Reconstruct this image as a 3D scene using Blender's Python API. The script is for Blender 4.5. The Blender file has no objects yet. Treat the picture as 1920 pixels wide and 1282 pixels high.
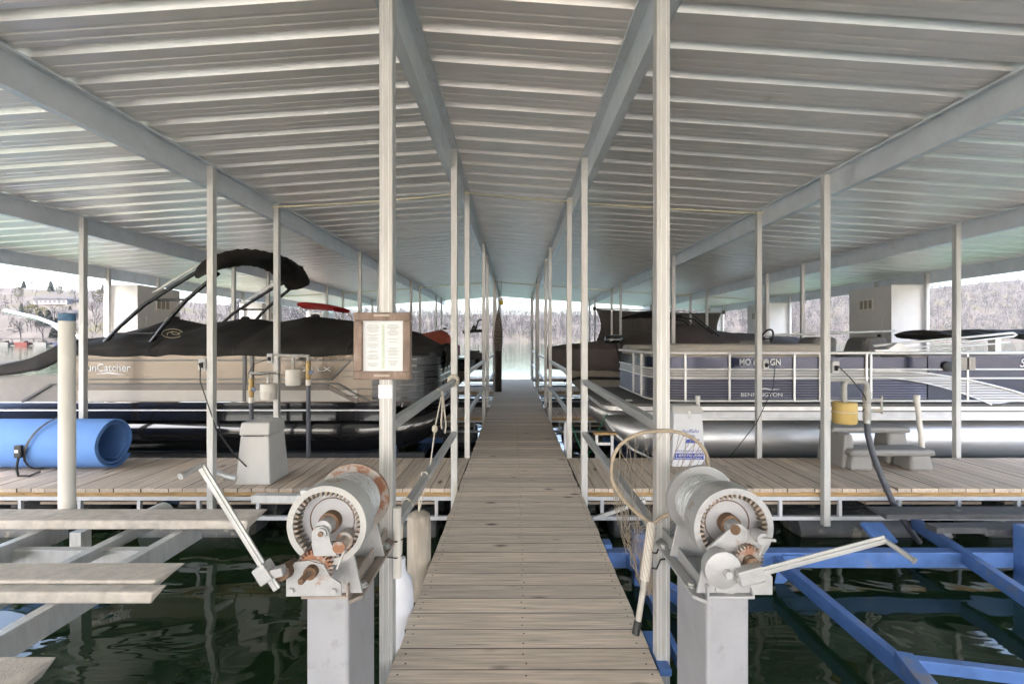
import bpy, math, random
import numpy as np
from mathutils import Vector, Matrix
random.seed(7)
C = bpy.context.scene.collection

# ------------------------------------------------------------------ camera, sky, sun, exposure
cam = bpy.data.cameras.new("camera")
cam.lens = 16.0; cam.sensor_width = 36.0
cam.shift_x = -4.7 / 1920; cam.shift_y = -3.3 / 1920
cam.clip_start = 0.05; cam.clip_end = 6000
cam_o = bpy.data.objects.new("camera", cam); C.objects.link(cam_o)
cam_o.location = (0, 0, 1.5); cam_o.rotation_euler = (math.radians(90), 0, 0)
sc = bpy.context.scene
sc.camera = cam_o

SUN_EL, SUN_ROT = math.radians(58), math.radians(205)
world = bpy.data.worlds.new("World"); sc.world = world; world.use_nodes = True
nt = world.node_tree
sky = nt.nodes.new("ShaderNodeTexSky"); sky.sky_type = 'NISHITA'; sky.sun_disc = False
sky.sun_elevation = SUN_EL; sky.sun_rotation = SUN_ROT
sky.air_density = 1.0; sky.dust_density = 7.0; sky.ozone_density = 0.8
bgn = nt.nodes["Background"]; bgn.inputs[1].default_value = 0.15
nt.links.new(sky.outputs[0], bgn.inputs[0])
sd = Vector((math.sin(SUN_ROT) * math.cos(SUN_EL), math.cos(SUN_ROT) * math.cos(SUN_EL), math.sin(SUN_EL)))
sun = bpy.data.lights.new("sun", 'SUN'); sun.energy = 1.4; sun.angle = math.radians(12); sun.color = (1.0, 0.95, 0.88)
sun_o = bpy.data.objects.new("sun", sun); C.objects.link(sun_o)
sun_o.rotation_euler = sd.to_track_quat('Z', 'Y').to_euler(); sun_o.location = sd * 60
sc.view_settings.view_transform = 'Standard'; sc.view_settings.look = 'None'
sc.view_settings.gamma = 1.0; sc.view_settings.exposure = 3.6
sc.cycles.max_bounces = 10; sc.cycles.diffuse_bounces = 6; sc.cycles.glossy_bounces = 5
sc.cycles.caustics_reflective = True; sc.cycles.caustics_refractive = False
sc.cycles.blur_glossy = 0.5
sc.cycles.sample_clamp_indirect = 8.0
sc.cycles.use_denoising = True

# ------------------------------------------------------------------ helpers
F = 853.33; VX, VY = 964.7, 637.7
def at(x, y, Y):
    """world point that stands Y metres ahead"""
    return Vector(((x - VX) / F * Y, Y, 1.5 - (y - VY) / F * Y))

class MB:
    def __init__(s): s.v = []; s.f = []
    def add(s, vs, fs):
        b = len(s.v); s.v += [tuple(p) for p in vs]; s.f += [tuple(b + i for i in f) for f in fs]; return s
    def box(s, x0, y0, z0, x1, y1, z1):
        x0, x1 = sorted((x0, x1)); y0, y1 = sorted((y0, y1)); z0, z1 = sorted((z0, z1))
        return s.add([(x0,y0,z0),(x1,y0,z0),(x1,y1,z0),(x0,y1,z0),(x0,y0,z1),(x1,y0,z1),(x1,y1,z1),(x0,y1,z1)],
            [(0,3,2,1),(4,5,6,7),(0,1,5,4),(1,2,6,5),(2,3,7,6),(3,0,4,7)])
    def hexa(s, b, t):
        return s.add(list(b) + list(t), [(3,2,1,0),(4,5,6,7),(0,1,5,4),(1,2,6,5),(2,3,7,6),(3,0,4,7)])
    def bar(s, p, q, w, h, up=(0,0,1)):
        p, q, up = Vector(p), Vector(q), Vector(up); d = (q - p).normalized()
        sx = d.cross(up)
        if sx.length < 1e-5: sx = d.cross(Vector((1,0,0)))
        sx.normalize(); u = sx.cross(d).normalized()
        a, b = sx * w / 2, u * h / 2
        return s.hexa([p-a-b, p+a-b, p+a+b, p-a+b], [q-a-b, q+a-b, q+a+b, q-a+b])
    def tube(s, pts, r, n=8, cap=True, closed=False):
        pts = [Vector(p) for p in pts]; m = len(pts)
        rs = r if isinstance(r, (list, tuple)) else [r] * m
        b = len(s.v); prev = None
        for i, p in enumerate(pts):
            if closed: d = pts[(i+1) % m] - pts[i-1]
            else: d = pts[min(i+1, m-1)] - pts[max(i-1, 0)]
            if d.length < 1e-9: d = Vector((0,0,1))
            d.normalize()
            if prev is None:
                ref = Vector((0,0,1)) if abs(d.z) < .9 else Vector((1,0,0))
                u = d.cross(ref).normalized()
            else:
                u = (prev - d * prev.dot(d))
                u = u.normalized() if u.length > 1e-6 else d.orthogonal().normalized()
            prev = u; w = d.cross(u)
            for k in range(n):
                a = 2 * math.pi * k / n
                s.v.append(tuple(p + (u * math.cos(a) + w * math.sin(a)) * rs[i]))
        for i in range(m if closed else m - 1):
            j = (i + 1) % m
            for k in range(n):
                k2 = (k + 1) % n
                s.f.append((b+i*n+k, b+i*n+k2, b+j*n+k2, b+j*n+k))
        if cap and not closed:
            s.f.append(tuple(b + k for k in reversed(range(n)))); s.f.append(tuple(b+(m-1)*n+k for k in range(n)))
        return s
    def lathe(s, prof, o=(0,0,0), axis='Z', n=24, sx=1, sy=1):
        """prof = [(r, h)]; axis Z, Y or X"""
        b = len(s.v); o = Vector(o)
        for r, h in prof:
            for k in range(n):
                a = 2 * math.pi * k / n; c, d = r * math.cos(a) * sx, r * math.sin(a) * sy
                p = {'Z': (c, d, h), 'Y': (c, h, d), 'X': (h, c, d)}[axis]
                s.v.append(tuple(o + Vector(p)))
        for i in range(len(prof) - 1):
            for k in range(n):
                k2 = (k + 1) % n
                s.f.append((b+i*n+k, b+i*n+k2, b+(i+1)*n+k2, b+(i+1)*n+k))
        s.f.append(tuple(b+k for k in reversed(range(n)))); s.f.append(tuple(b+(len(prof)-1)*n+k for k in range(n)))
        return s
    def prism(s, poly, y0, y1):
        """poly of (x,z) extruded along Y"""
        n = len(poly)
        return s.add([(x, y0, z) for x, z in poly] + [(x, y1, z) for x, z in poly],
            [tuple(range(n)), tuple(reversed(range(n, 2*n)))] + [(i, n+i, n+(i+1) % n, (i+1) % n) for i in range(n)])
    def grid(s, fn, nu, nv, thick=None):
        b = len(s.v)
        for i in range(nu + 1):
            for j in range(nv + 1): s.v.append(tuple(fn(i / nu, j / nv)))
        for i in range(nu):
            for j in range(nv):
                a = b + i*(nv+1) + j; s.f.append((a, a+1, a+nv+2, a+nv+1))
        return s
    def mesh(s, name, m, smooth=None):
        me = bpy.data.meshes.new(name); me.from_pydata(s.v, [], s.f); me.update()
        if m: me.materials.append(m)
        fix_normals(me)
        if smooth is not None: shade(me, smooth)
        return me
    def build(s, name, m, parent=None, smooth=None, bevel=0, solid=0, loc=None):
        return put(name, s.mesh(name, m, smooth), parent, bevel, solid, loc)

import bmesh
def fix_normals(me):
    bm = bmesh.new(); bm.from_mesh(me); bmesh.ops.recalc_face_normals(bm, faces=bm.faces); bm.to_mesh(me); bm.free()
def shade(me, deg):
    me.polygons.foreach_set('use_smooth', [True] * len(me.polygons))
    me.set_sharp_from_angle(angle=math.radians(deg))
ORG = {}
def put(name, data, parent=None, bevel=0, solid=0, loc=None):
    """loc = world place of the mesh's own origin (default 0)"""
    o = bpy.data.objects.new(name, data); C.objects.link(o)
    w = Vector(loc) if loc is not None else Vector((0, 0, 0))
    ORG[o.name] = w
    if parent is not None:
        o.parent = parent; o.location = w - ORG[parent.name]
    else: o.location = w
    if solid:
        md = o.modifiers.new('solid', 'SOLIDIFY'); md.thickness = solid; md.offset = 0
    if bevel:
        md = o.modifiers.new('bevel', 'BEVEL'); md.width = bevel; md.segments = 2; md.limit_method = 'ANGLE'
        md.angle_limit = math.radians(40)
    return o
def tag(o, label, cat, group=None, kind=None):
    if label: o['label'] = label
    if cat: o['category'] = cat
    if group: o['group'] = group
    if kind: o['kind'] = kind
    return o
def thing(name, label, cat, loc, group=None):
    o = bpy.data.objects.new(name, None); C.objects.link(o); o.location = loc; ORG[o.name] = Vector(loc)
    o.empty_display_size = .1
    return tag(o, label, cat, group)
def struct(o): o['kind'] = 'structure'; return o
def text(name, body, size, loc, m, parent, width=None, rot=(math.pi/2, 0, 0), shear=0, bold=0):
    cu = bpy.data.curves.new(name, 'FONT'); cu.body = body; cu.size = size; cu.extrude = .0012; cu.shear = shear; cu.offset = bold
    ob = bpy.data.objects.new(name, cu); C.objects.link(ob)
    me = bpy.data.meshes.new_from_object(ob.evaluated_get(bpy.context.evaluated_depsgraph_get()))
    bpy.data.objects.remove(ob); me.materials.clear(); me.materials.append(m)
    if width:
        xs = [v.co.x for v in me.vertices]; k = width / (max(xs) - min(xs))
        for v in me.vertices: v.co.x *= k
    o = put(name, me, parent, loc=loc); o.rotation_euler = rot
    return o

# ------------------------------------------------------------------ materials
def M(name, col, rough=.6, metal=0, var=.12, scale=6, bump=0, bscale=40, stretch=(1,1,1), stain=None, sth=.62, sscale=3, spec=.5, rnd=0, detail=6, coat=0):
    m = bpy.data.materials.new(name); m.use_nodes = True
    n, l = m.node_tree.nodes, m.node_tree.links; p = n["Principled BSDF"]
    tc = n.new("ShaderNodeTexCoord"); mp = n.new("ShaderNodeMapping"); mp.inputs['Scale'].default_value = stretch
    oi = n.new("ShaderNodeObjectInfo"); vm = n.new("ShaderNodeVectorMath"); vm.operation = 'MULTIPLY_ADD'
    vm.inputs[1].default_value = (1, 1, 1)
    cx = n.new("ShaderNodeCombineXYZ"); mu = n.new("ShaderNodeMath"); mu.operation = 'MULTIPLY'; mu.inputs[1].default_value = 57.0
    l.new(oi.outputs['Random'], mu.inputs[0])
    for i in range(3): l.new(mu.outputs[0], cx.inputs[i])
    l.new(tc.outputs['Object'], vm.inputs[0]); l.new(cx.outputs[0], vm.inputs[2]); l.new(vm.outputs[0], mp.inputs[0])
    nz = n.new("ShaderNodeTexNoise"); nz.inputs['Scale'].default_value = scale; nz.inputs['Detail'].default_value = detail
    nz.inputs['Roughness'].default_value = .6
    l.new(mp.outputs[0], nz.inputs[0])
    rp = n.new("ShaderNodeValToRGB"); rp.color_ramp.elements[0].position = .3; rp.color_ramp.elements[1].position = .7
    rp.color_ramp.elements[0].color = tuple(max(0, c * (1 - var)) for c in col) + (1,)
    rp.color_ramp.elements[1].color = tuple(min(.95, c * (1 + var)) for c in col) + (1,)
    l.new(nz.outputs[0], rp.inputs[0]); out = rp.outputs[0]
    if stain:
        n2 = n.new("ShaderNodeTexNoise"); n2.inputs['Scale'].default_value = sscale; n2.inputs['Detail'].default_value = 8; n2.inputs['Roughness'].default_value = .7
        l.new(mp.outputs[0], n2.inputs[0])
        r2 = n.new("ShaderNodeValToRGB"); r2.color_ramp.elements[0].position = sth; r2.color_ramp.elements[1].position = min(.99, sth + .09)
        l.new(n2.outputs[0], r2.inputs[0])
        mx = n.new("ShaderNodeMix"); mx.data_type = 'RGBA'; l.new(r2.outputs[0], mx.inputs['Factor'])
        l.new(out, mx.inputs[6]); mx.inputs[7].default_value = tuple(stain) + (1,); out = mx.outputs[2]
    if rnd:
        hs = n.new("ShaderNodeHueSaturation"); mr = n.new("ShaderNodeMapRange")
        mr.inputs[3].default_value = 1 - rnd; mr.inputs[4].default_value = 1 + rnd
        l.new(oi.outputs['Random'], mr.inputs[0]); l.new(mr.outputs[0], hs.inputs['Value']); l.new(out, hs.inputs['Color']); out = hs.outputs[0]
    l.new(out, p.inputs['Base Color'])
    p.inputs['Roughness'].default_value = rough; p.inputs['Metallic'].default_value = metal
    p.inputs['Specular IOR Level'].default_value = spec; p.inputs['Coat Weight'].default_value = coat
    if bump:
        nb = n.new("ShaderNodeTexNoise"); nb.inputs['Scale'].default_value = bscale; nb.inputs['Detail'].default_value = 5
        l.new(mp.outputs[0], nb.inputs[0]); bp = n.new("ShaderNodeBump"); bp.inputs['Strength'].default_value = bump; bp.inputs['Distance'].default_value = .01
        l.new(nb.outputs[0], bp.inputs['Height']); l.new(bp.outputs[0], p.inputs['Normal'])
    return m

def wood(name, col, axis, dark=(.10,.075,.05), edge=False):
    """weathered plank: grain stretched along axis (0=x, 1=y), knots, a tone of its own for each plank"""
    st = [55, 55, 55]; st[axis] = 2.2
    m = M(name, col, rough=.85, var=.28, scale=1.3, stretch=st, bump=.35, bscale=2.5, stain=dark, sth=.63, sscale=1.1, rnd=.15, spec=.2)
    n, l = m.node_tree.nodes, m.node_tree.links; p = n["Principled BSDF"]
    src = p.inputs['Base Color'].links[0].from_socket
    vm = [x for x in n if x.type == 'VECT_MATH'][0]
    mp = n.new("ShaderNodeMapping"); s2 = [7, 7, 7]; s2[axis] = 3.0; mp.inputs['Scale'].default_value = s2
    l.new(vm.outputs[0], mp.inputs[0])
    vo = n.new("ShaderNodeTexVoronoi"); vo.inputs['Scale'].default_value = .8; l.new(mp.outputs[0], vo.inputs[0])
    r = n.new("ShaderNodeValToRGB"); r.color_ramp.elements[0].position = .04; r.color_ramp.elements[1].position = .17
    r.color_ramp.elements[0].color = (.20,.17,.15,1); r.color_ramp.elements[1].color = (1,1,1,1)
    l.new(vo.outputs['Distance'], r.inputs[0])
    mx = n.new("ShaderNodeMix"); mx.data_type = 'RGBA'; mx.blend_type = 'MULTIPLY'; sp = n.new('ShaderNodeSeparateColor'); l.new(vo.outputs['Color'], sp.inputs[0]); gt = n.new('ShaderNodeMath'); gt.operation = 'GREATER_THAN'; gt.inputs[1].default_value = .55
    l.new(sp.outputs[0], gt.inputs[0]); l.new(gt.outputs[0], mx.inputs['Factor'])
    l.new(src, mx.inputs[6]); l.new(r.outputs[0], mx.inputs[7]); l.new(mx.outputs[2], p.inputs['Base Color'])
    return m

m_wx = wood('weathered_wood_across', (.68,.575,.475), 0)
m_wy = wood('weathered_wood_along', (.57,.475,.385), 1)
m_edge = M('mildew_and_joint_shade', (.13,.108,.085), rough=.95, var=.3, scale=9)  # edge mildew, with the shade of the joints painted into the same colour
m_fresh = M('cut_timber_edge', (.42,.27,.12), rough=.8, var=.4, scale=5, stretch=(1.5,8,14), stain=(.16,.10,.05), sth=.6)
m_galv = M('galvanized_steel', (.68,.68,.675), rough=.45, metal=.35, var=.12, scale=22, stretch=(1,1,.25), stain=(.50,.47,.41), sth=.64, sscale=5)
m_post = M('galvanized_post', (.52,.515,.50), rough=.5, metal=.2, var=.10, scale=14, stretch=(3,3,.35), stain=(.42,.385,.28), sth=.60, sscale=4, rnd=.08)
m_beam = M('galvanized_beam', (.68,.715,.76), rough=.42, metal=.3, var=.08, scale=5, stain=(.60,.61,.61), sth=.6, sscale=2)
m_roof = M('roof_sheet_underside', (.89,.855,.84), rough=.40, metal=.5, var=.05, scale=3, stain=(.54,.50,.44), sth=.66, sscale=1.2, rnd=.02)
m_truss = M('painted_dock_frame', (.60,.61,.64), rough=.5, metal=.1, var=.1, scale=10, stain=(.35,.33,.3), sth=.66)
m_float = M('float_plastic', (.10,.105,.11), rough=.5, var=.35, scale=4, stain=(.30,.28,.23), sth=.56, sscale=5)
m_white = M('white_paint', (.72,.72,.72), rough=.5, var=.06, scale=9, stain=(.5,.42,.32), sth=.7, sscale=6)
m_pvc = M('pvc_plastic', (.72,.69,.64), rough=.4, var=.07, scale=6, stretch=(1,1,.3), stain=(.5,.47,.4), sth=.68)
m_locker = M('locker_panel', (.66,.64,.62), rough=.6, var=.05, scale=4)
m_black = M('black_rubber', (.018,.018,.018), rough=.55, var=.3, scale=8)
m_dark = M('dark_slot', (.03,.028,.026), rough=.8)
m_canvas = M('black_canvas', (.026,.0235,.0215), rough=.85, var=.4, scale=3, bump=.25, bscale=14, spec=.25)
m_rope = M('braided_rope', (.62,.56,.47), rough=.9, var=.25, scale=60, bump=.6, bscale=220)
m_screw = M('screw_heads', (.62,.62,.60), rough=.35, metal=.6)

# ------------------------------------------------------------------ water
WZ = -.55
m_water = bpy.data.materials.new('lake_water'); m_water.use_nodes = True
n, l = m_water.node_tree.nodes, m_water.node_tree.links; p = n["Principled BSDF"]
p.inputs['Base Color'].default_value = (.0115, .0275, .0105, 1); p.inputs['Roughness'].default_value = .03; p.inputs['IOR'].default_value = 1.333
tc = n.new("ShaderNodeTexCoord"); mp = n.new("ShaderNodeMapping"); mp.inputs['Scale'].default_value = (.8, 1.5, 1)
nz = n.new("ShaderNodeTexNoise"); nz.inputs['Scale'].default_value = 1.5; nz.inputs['Detail'].default_value = 2.5; nz.inputs['Distortion'].default_value = .6
bp = n.new("ShaderNodeBump"); bp.inputs['Strength'].default_value = .12; bp.inputs['Distance'].default_value = .12
l.new(tc.outputs['Object'], mp.inputs[0]); l.new(mp.outputs[0], nz.inputs[0]); l.new(nz.outputs[0], bp.inputs['Height']); l.new(bp.outputs[0], p.inputs['Normal'])
w = MB().add([(-2500,-900,WZ),(2500,-900,WZ),(2500,2500,WZ),(-2500,2500,WZ)], [(0,1,2,3)]).build('lake_water', m_water); struct(w)

# ------------------------------------------------------------------ hills round the lake and their woods
UT = [-2.6,-1.3,-1.15,-.9,-.75,-.5,-.3,0,.25,.45,.7,.9,1.1,1.3,2.6]
RT = [.10,.112,.115,.108,.088,.062,.056,.056,.056,.083,.098,.113,.131,.14,.12]
ST = [185,180,180,182,195,330,440,490,500,530,560,580,600,610,620]
def shore(u): return float(np.interp(u, UT, ST)) + 6 * math.sin(u * 31)
def hill(u, t):
    Ys = shore(u); Y = Ys + t * 250
    top = 1.5 + float(np.interp(u, UT, RT)) * (Ys + 250)
    z = -1.2 + (top + 1.2) * min(1, t) ** .85 + 2.2 * math.sin(u * 23 + t * 9) * min(1, 3 * t) * (1 if t < 1 else .3)
    return (u * Y, Y, z)
m_hill = M('dry_grass_slope', (.031,.0285,.0275), rough=.95, var=.35, scale=.05, stain=(.029,.028,.015), sth=.55, sscale=.03, spec=.1, detail=8)
TS = [0,.02,.06,.12,.2,.3,.42,.55,.7,.85,1,1.3]
g = MB(); NU = 160
for i in range(NU + 1):
    u = -2.4 + 4.8 * i / NU
    for t in TS: g.v.append(hill(u, t))
for i in range(NU):
    for j in range(len(TS) - 1):
        a = i * len(TS) + j; g.f.append((a, a+1, a+1+len(TS), a+len(TS)))
hl = g.build('hills', m_hill, smooth=60); struct(hl)

def bare_tree(h, seed, depth, spread=.55, fine=True):
    rr = random.Random(seed); tr, cr = MB(), MB()
    def limb(p, d, L, r, k):
        q = p + d * L
        mb = tr if k == 0 else cr
        a = d.orthogonal().normalized(); b = d.cross(a)
        pts = []
        for c in range(3):
            an = 2.094 * c; o = a * math.cos(an) + b * math.sin(an)
            pts.append((p + o * r, q + o * r * .6))
        base = len(mb.v)
        for x, y in pts: mb.v += [tuple(x), tuple(y)]
        mb.f += [(base, base+2, base+3, base+1), (base+2, base+4, base+5, base+3), (base+4, base, base+1, base+5)]
        if k >= depth: return
        for _ in range(rr.choice((2, 3, 3)) if k else rr.choice((3, 4))):
            nd = (d + Vector((rr.uniform(-1,1), rr.uniform(-1,1), rr.uniform(-.25,.6))) * spread * (1.25 if k else .9)).normalized()
            limb(p + d * L * rr.uniform(.55, 1), nd, L * rr.uniform(.55, .78), r * .58, k + 1)
    limb(Vector((0,0,-.5)), Vector((rr.uniform(-.06,.06), rr.uniform(-.06,.06), 1)).normalized(), h * .36, h * .016, 0)
    return tr, cr
def leafy(h, seed, n, cone=True):
    rr = random.Random(seed); cr = MB()
    for _ in range(n):
        z = rr.random() ** (1.2 if cone else .8); R = h * (.24 * (1 - z) + .03 if cone else .42 * math.sqrt(max(0, 1 - (2*z-1)**2)) + .03)
        a = rr.uniform(0, 6.283); r = R * math.sqrt(rr.uniform(.15, 1)); c = Vector((r*math.cos(a), r*math.sin(a), h*(.06 + .92*z)))
        s = h * rr.uniform(.03, .07); t1 = Vector((rr.uniform(-1,1), rr.uniform(-1,1), rr.uniform(-.6,.6))).normalized(); t2 = t1.orthogonal().normalized()
        cr.add([c - t1*s, c + t1*s, c + t2*s*1.2], [(0,1,2)])
    return cr
m_bark = M('grey_bark', (.014,.013,.0135), rough=.95, var=.25, scale=2, rnd=.25, spec=.1)
m_twig = M('bare_twigs', (.0235,.0224,.0242), rough=.95, var=.2, scale=1, rnd=.22, spec=.1)
m_cedar = M('cedar_needles', (.020,.025,.017), rough=.9, var=.35, scale=.8, rnd=.3, spec=.1)
m_bud = M('budding_leaves', (.062,.060,.024), rough=.9, var=.3, scale=.8, rnd=.25, spec=.1)

protos = []
for k in range(5):
    t_, c_ = bare_tree(11, 20 + k, 5)
    protos.append((t_.mesh('trunk', m_bark), c_.mesh('crown', m_twig), 'bare_tree', 'bare grey deciduous tree on the dry slope across the cove', 'bare tree'))
for k in range(3):
    st = MB().tube([(0,0,-.5), (0,0,2.5)], [.14, .07], 5).mesh('trunk', m_bark)
    protos.append((st, leafy(7, 50 + k, 900).mesh('crown', m_cedar), 'cedar_tree', 'dark green cedar among the bare trees across the cove', 'cedar'))
for k in range(2):
    st = MB().tube([(0,0,-.5), (.1,0,2)], [.12, .06], 5).mesh('trunk', m_bark)
    protos.append((st, leafy(6.5, 60 + k, 380, False).mesh('crown', m_bud), 'budding_tree', 'yellow-green budding tree among the bare trees across the cove', 'budding tree'))
rr = random.Random(3)
for i in range(150):
    u = rr.uniform(-1.2, -.52); t = rr.random() ** 1.2
    P = protos[rr.choice([0,0,0,1,1,1,2,2,2,3,3,3,4,4,4,0,1,2,3,4,5,6,7,8,9,8,9])]
    x, y, z = hill(u, t); s = rr.uniform(.75, 1.35)
    if abs(x / y + 1.05) < .07 and .3 < t < .62: continue
    e = thing(P[2], P[3], P[4], (x, y, z), P[2].replace('_', ' ') + 's across the cove')
    e.scale = (s, s, s * rr.uniform(.9, 1.15)); e.rotation_euler = (0, 0, rr.uniform(0, 6.28))
    for me, nm in ((P[0], 'trunk'), (P[1], 'crown')):
        o = bpy.data.objects.new(nm, me); C.objects.link(o); o.parent = e
# the far woods read as one mass
def mass(name, protos_, count, ulo, uhi, tlo, thi, label, cat, seed, smin=.8, smax=1.3):
    rg = np.random.default_rng(seed); V, Fc, base, MI = [], [], 0, []
    arrs = []
    for mb, mi in protos_:
        arrs.append((np.array(mb.v, dtype=np.float64), mb.f, mi))
    verts = []; faces = []; mi_all = []
    for _ in range(count):
        v, f, mi = arrs[rg.integers(len(arrs))]
        u = rg.uniform(ulo, uhi); t = tlo + (thi - tlo) * rg.random() ** 1.1; x, y, z = hill(u, t)
        a = rg.uniform(0, 6.28); s = rg.uniform(smin, smax); c, d = math.cos(a) * s, math.sin(a) * s
        w_ = np.empty_like(v); w_[:,0] = v[:,0]*c - v[:,1]*d + x; w_[:,1] = v[:,0]*d + v[:,1]*c + y; w_[:,2] = v[:,2]*s + z
        b = base; base += len(v); verts.append(w_); faces += [tuple(q + b for q in ff) for ff in f]; mi_all += [mi] * len(f)
    me = bpy.data.meshes.new(name); me.from_pydata(np.concatenate(verts).tolist(), [], faces)
    for m in (m_twig, m_cedar, m_bud): me.materials.append(m)
    me.polygons.foreach_set('material_index', mi_all); me.update()
    o = put(name, me); tag(o, label, cat, kind='stuff'); return o
def joined(h, seed, depth):
    a, b = bare_tree(h, seed, depth); k = len(a.v); a.v += b.v; a.f += [tuple(i + k for i in f) for f in b.f]; return a
def wintry(h, seed):
    a = joined(h, seed, 2); b = leafy(h * .92, seed + 9, 26, False); k = len(a.v); a.v += [(x * .8, y_ * .8, z + h * .12) for x, y_, z in b.v]; a.f += [tuple(i + k for i in f) for f in b.f]; return a
lo = [(joined(12, 80 + k, 3), 0) for k in range(6)] + [(leafy(9, 90, 70), 1)] + [(leafy(8, 91, 60, False), 2)]
lo_r = [(wintry(12, 80 + k), 0) for k in range(9)] + [(joined(12, 84, 3), 0), (leafy(9, 90, 60), 1)]
mass('far_woods', lo_r, 4200, -.62, .62, 0, 1.05, 'bare grey winter woods covering the hill across the lake', 'woods', 5)
mass('hillside_woods', lo_r + [(leafy(8, 91, 60, False), 2)], 4200, .5, 1.5, 0, 1.08, 'hazy wooded ridge rising beyond the lockers across the lake', 'woods', 6)
mass('cove_undergrowth', lo, 420, -1.6, -.5, .02, 1.15, 'grey brush and saplings filling the slope across the cove', 'brush', 8, .35, .8)

# houses and the far dock across the cove
def house(loc, L, W, H, label, seed):
    x, y, z = loc
    e = thing('hillside_house', label, 'house', loc)
    mw = M('house_siding_%d' % seed, (.08,.083,.095), rough=.7); mr = M('house_roof_%d' % seed, (.03,.03,.035), rough=.8)
    MB().box(x-L/2, y, z-2, x+L/2, y+W, z+H).build('wall', mw, e)
    MB().prism([(x-L/2-.5, z+H), (x+L/2+.5, z+H), (x+L/2-1, z+H+1.6), (x-L/2+1, z+H+1.6)], y-.6, y+W+.6).build('roof', mr, e)
    for k in range(int(L // 3)):
        MB().box(x-L/2+1+k*3, y-.08, z+.8, x-L/2+2.6+k*3, y, z+2.2).build('window', m_dark, e)
    MB().box(x-L/2+2, y-2.2, z-.7, x+L/2-1, y, z-.35).build('porch_deck', M('porch_wood_%d' % seed, (.04,.022,.013)), e)
h0 = hill(-1.02, .47); house((h0[0], h0[1], h0[2] + .5), 22, 8, 3.4, 'long pale house with a brown porch among bare trees on the slope', 1)
h1 = hill(-.985, .27); house((h1[0], h1[1], h1[2] + .3), 9, 6, 2.6, 'small pale cabin below the long house on the slope', 2)
h2 = hill(.06, .3); house((h2[0], h2[1], h2[2] + 1), 9, 7, 3.2, 'small white house in the woods across the open lake', 3)
Yd = 168
e = thing('covered_dock', 'low covered dock with boats along the shore across the cove', 'dock', (-180, Yd, WZ))
mdr = M('far_dock_roof', (.012,.012,.013), rough=.8); mdk = M('far_dock_deck', (.03,.028,.026)); mdp = M('far_dock_post', (.025,.024,.024))
MB().box(-215, Yd, 1.9, -162, Yd+9, 2.25).build('roof', mdr, e); MB().box(-216, Yd-.5, WZ-.1, -161, Yd+9.5, WZ+.35).build('deck', mdk, e)
for k in range(14): MB().box(-214+k*4, Yd+.2, WZ+.2, -213.75+k*4, Yd+.45, 1.95).build('post', mdp, e)
for k, (bx, cc) in enumerate([(-209,(.5,.5,.52)),(-203,(.08,.12,.3)),(-197,(.4,.05,.04)),(-190,(.55,.55,.55)),(-183,(.45,.06,.05)),(-176,(.6,.6,.62)),(-169,(.1,.13,.3))]):
    hull = MB().hexa([(bx,Yd-1,WZ),(bx+4,Yd-1,WZ),(bx+4,Yd+1.2,WZ),(bx,Yd+1.2,WZ)], [(bx-.6,Yd-1.3,.7),(bx+4.4,Yd-1.3,.7),(bx+4.4,Yd+1.5,.7),(bx-.6,Yd+1.5,.7)])
    b_ = thing('moored_boat', 'small moored boat with %s hull at the covered dock across the cove' % ['pale grey','dark blue','red','white','dark red','bright white','navy'][k], 'boat', (bx, Yd, WZ), 'boats moored across the cove')
    hull.build('hull', M('far_hull_%d' % k, tuple(q * .16 for q in cc), rough=.5), b_); MB().box(bx+.8, Yd-.6, .7, bx+2.6, Yd+.8, 1.3).build('cabin', m_canvas if k % 2 else mdk, b_)

# ------------------------------------------------------------------ main walkway
WL, WR, PIT = -.563, .659, .1437
wk = thing('walkway', None, None, (0, 0, -.04)); struct(wk); del wk['kind']; wk['kind'] = 'structure'
wk['label'] = 'weathered plank walkway running between the boat slips'
pme = []
for k in range(4):
    dx = random.uniform(-.006, .006)
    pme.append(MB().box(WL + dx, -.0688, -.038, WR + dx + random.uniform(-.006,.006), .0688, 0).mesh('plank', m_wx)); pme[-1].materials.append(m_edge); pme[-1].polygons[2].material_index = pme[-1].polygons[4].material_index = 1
y = -8.2; i = 0
while y < 17.45:
    o = put('plank', pme[random.randrange(4)], wk, bevel=0, loc=(random.uniform(-.004,.004), y, random.uniform(-.0006, .0006)))
    o.rotation_euler = (random.uniform(-.003,.003), random.uniform(-.0008,.0008), random.uniform(-.001,.001))
    y += PIT
nl = MB(); yy = -8.2; rr = random.Random(12)
while yy < 9:
    if yy > 1.5:
        for x0 in (WL + .045, .05, WR - .045):
            for dy in (-.035, .035): nl.lathe([(.0048, -.002), (.0048, .0012)], (x0 + rr.uniform(-.012, .012), yy + dy + rr.uniform(-.008, .008), 0), 'Z', 6)
    yy += PIT
nl.build('nail_heads', M('rusty_nails', (.10,.075,.06), rough=.7, var=.3), wk)['kind'] = 'stuff'
for x0 in (WL + .01, .03, WR - .05):
    MB().box(x0, -8.3, -.21, x0 + .04, 17.4, -.041).build('stringer', m_galv, wk)
for x0, x1 in ((-.5, -.1), (.2, .6)):
    for k in range(6): MB().box(x0, .6+k*3, -.75, x1, 2.4+k*3, -.215).build('float', m_float, wk, bevel=.05)

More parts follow.
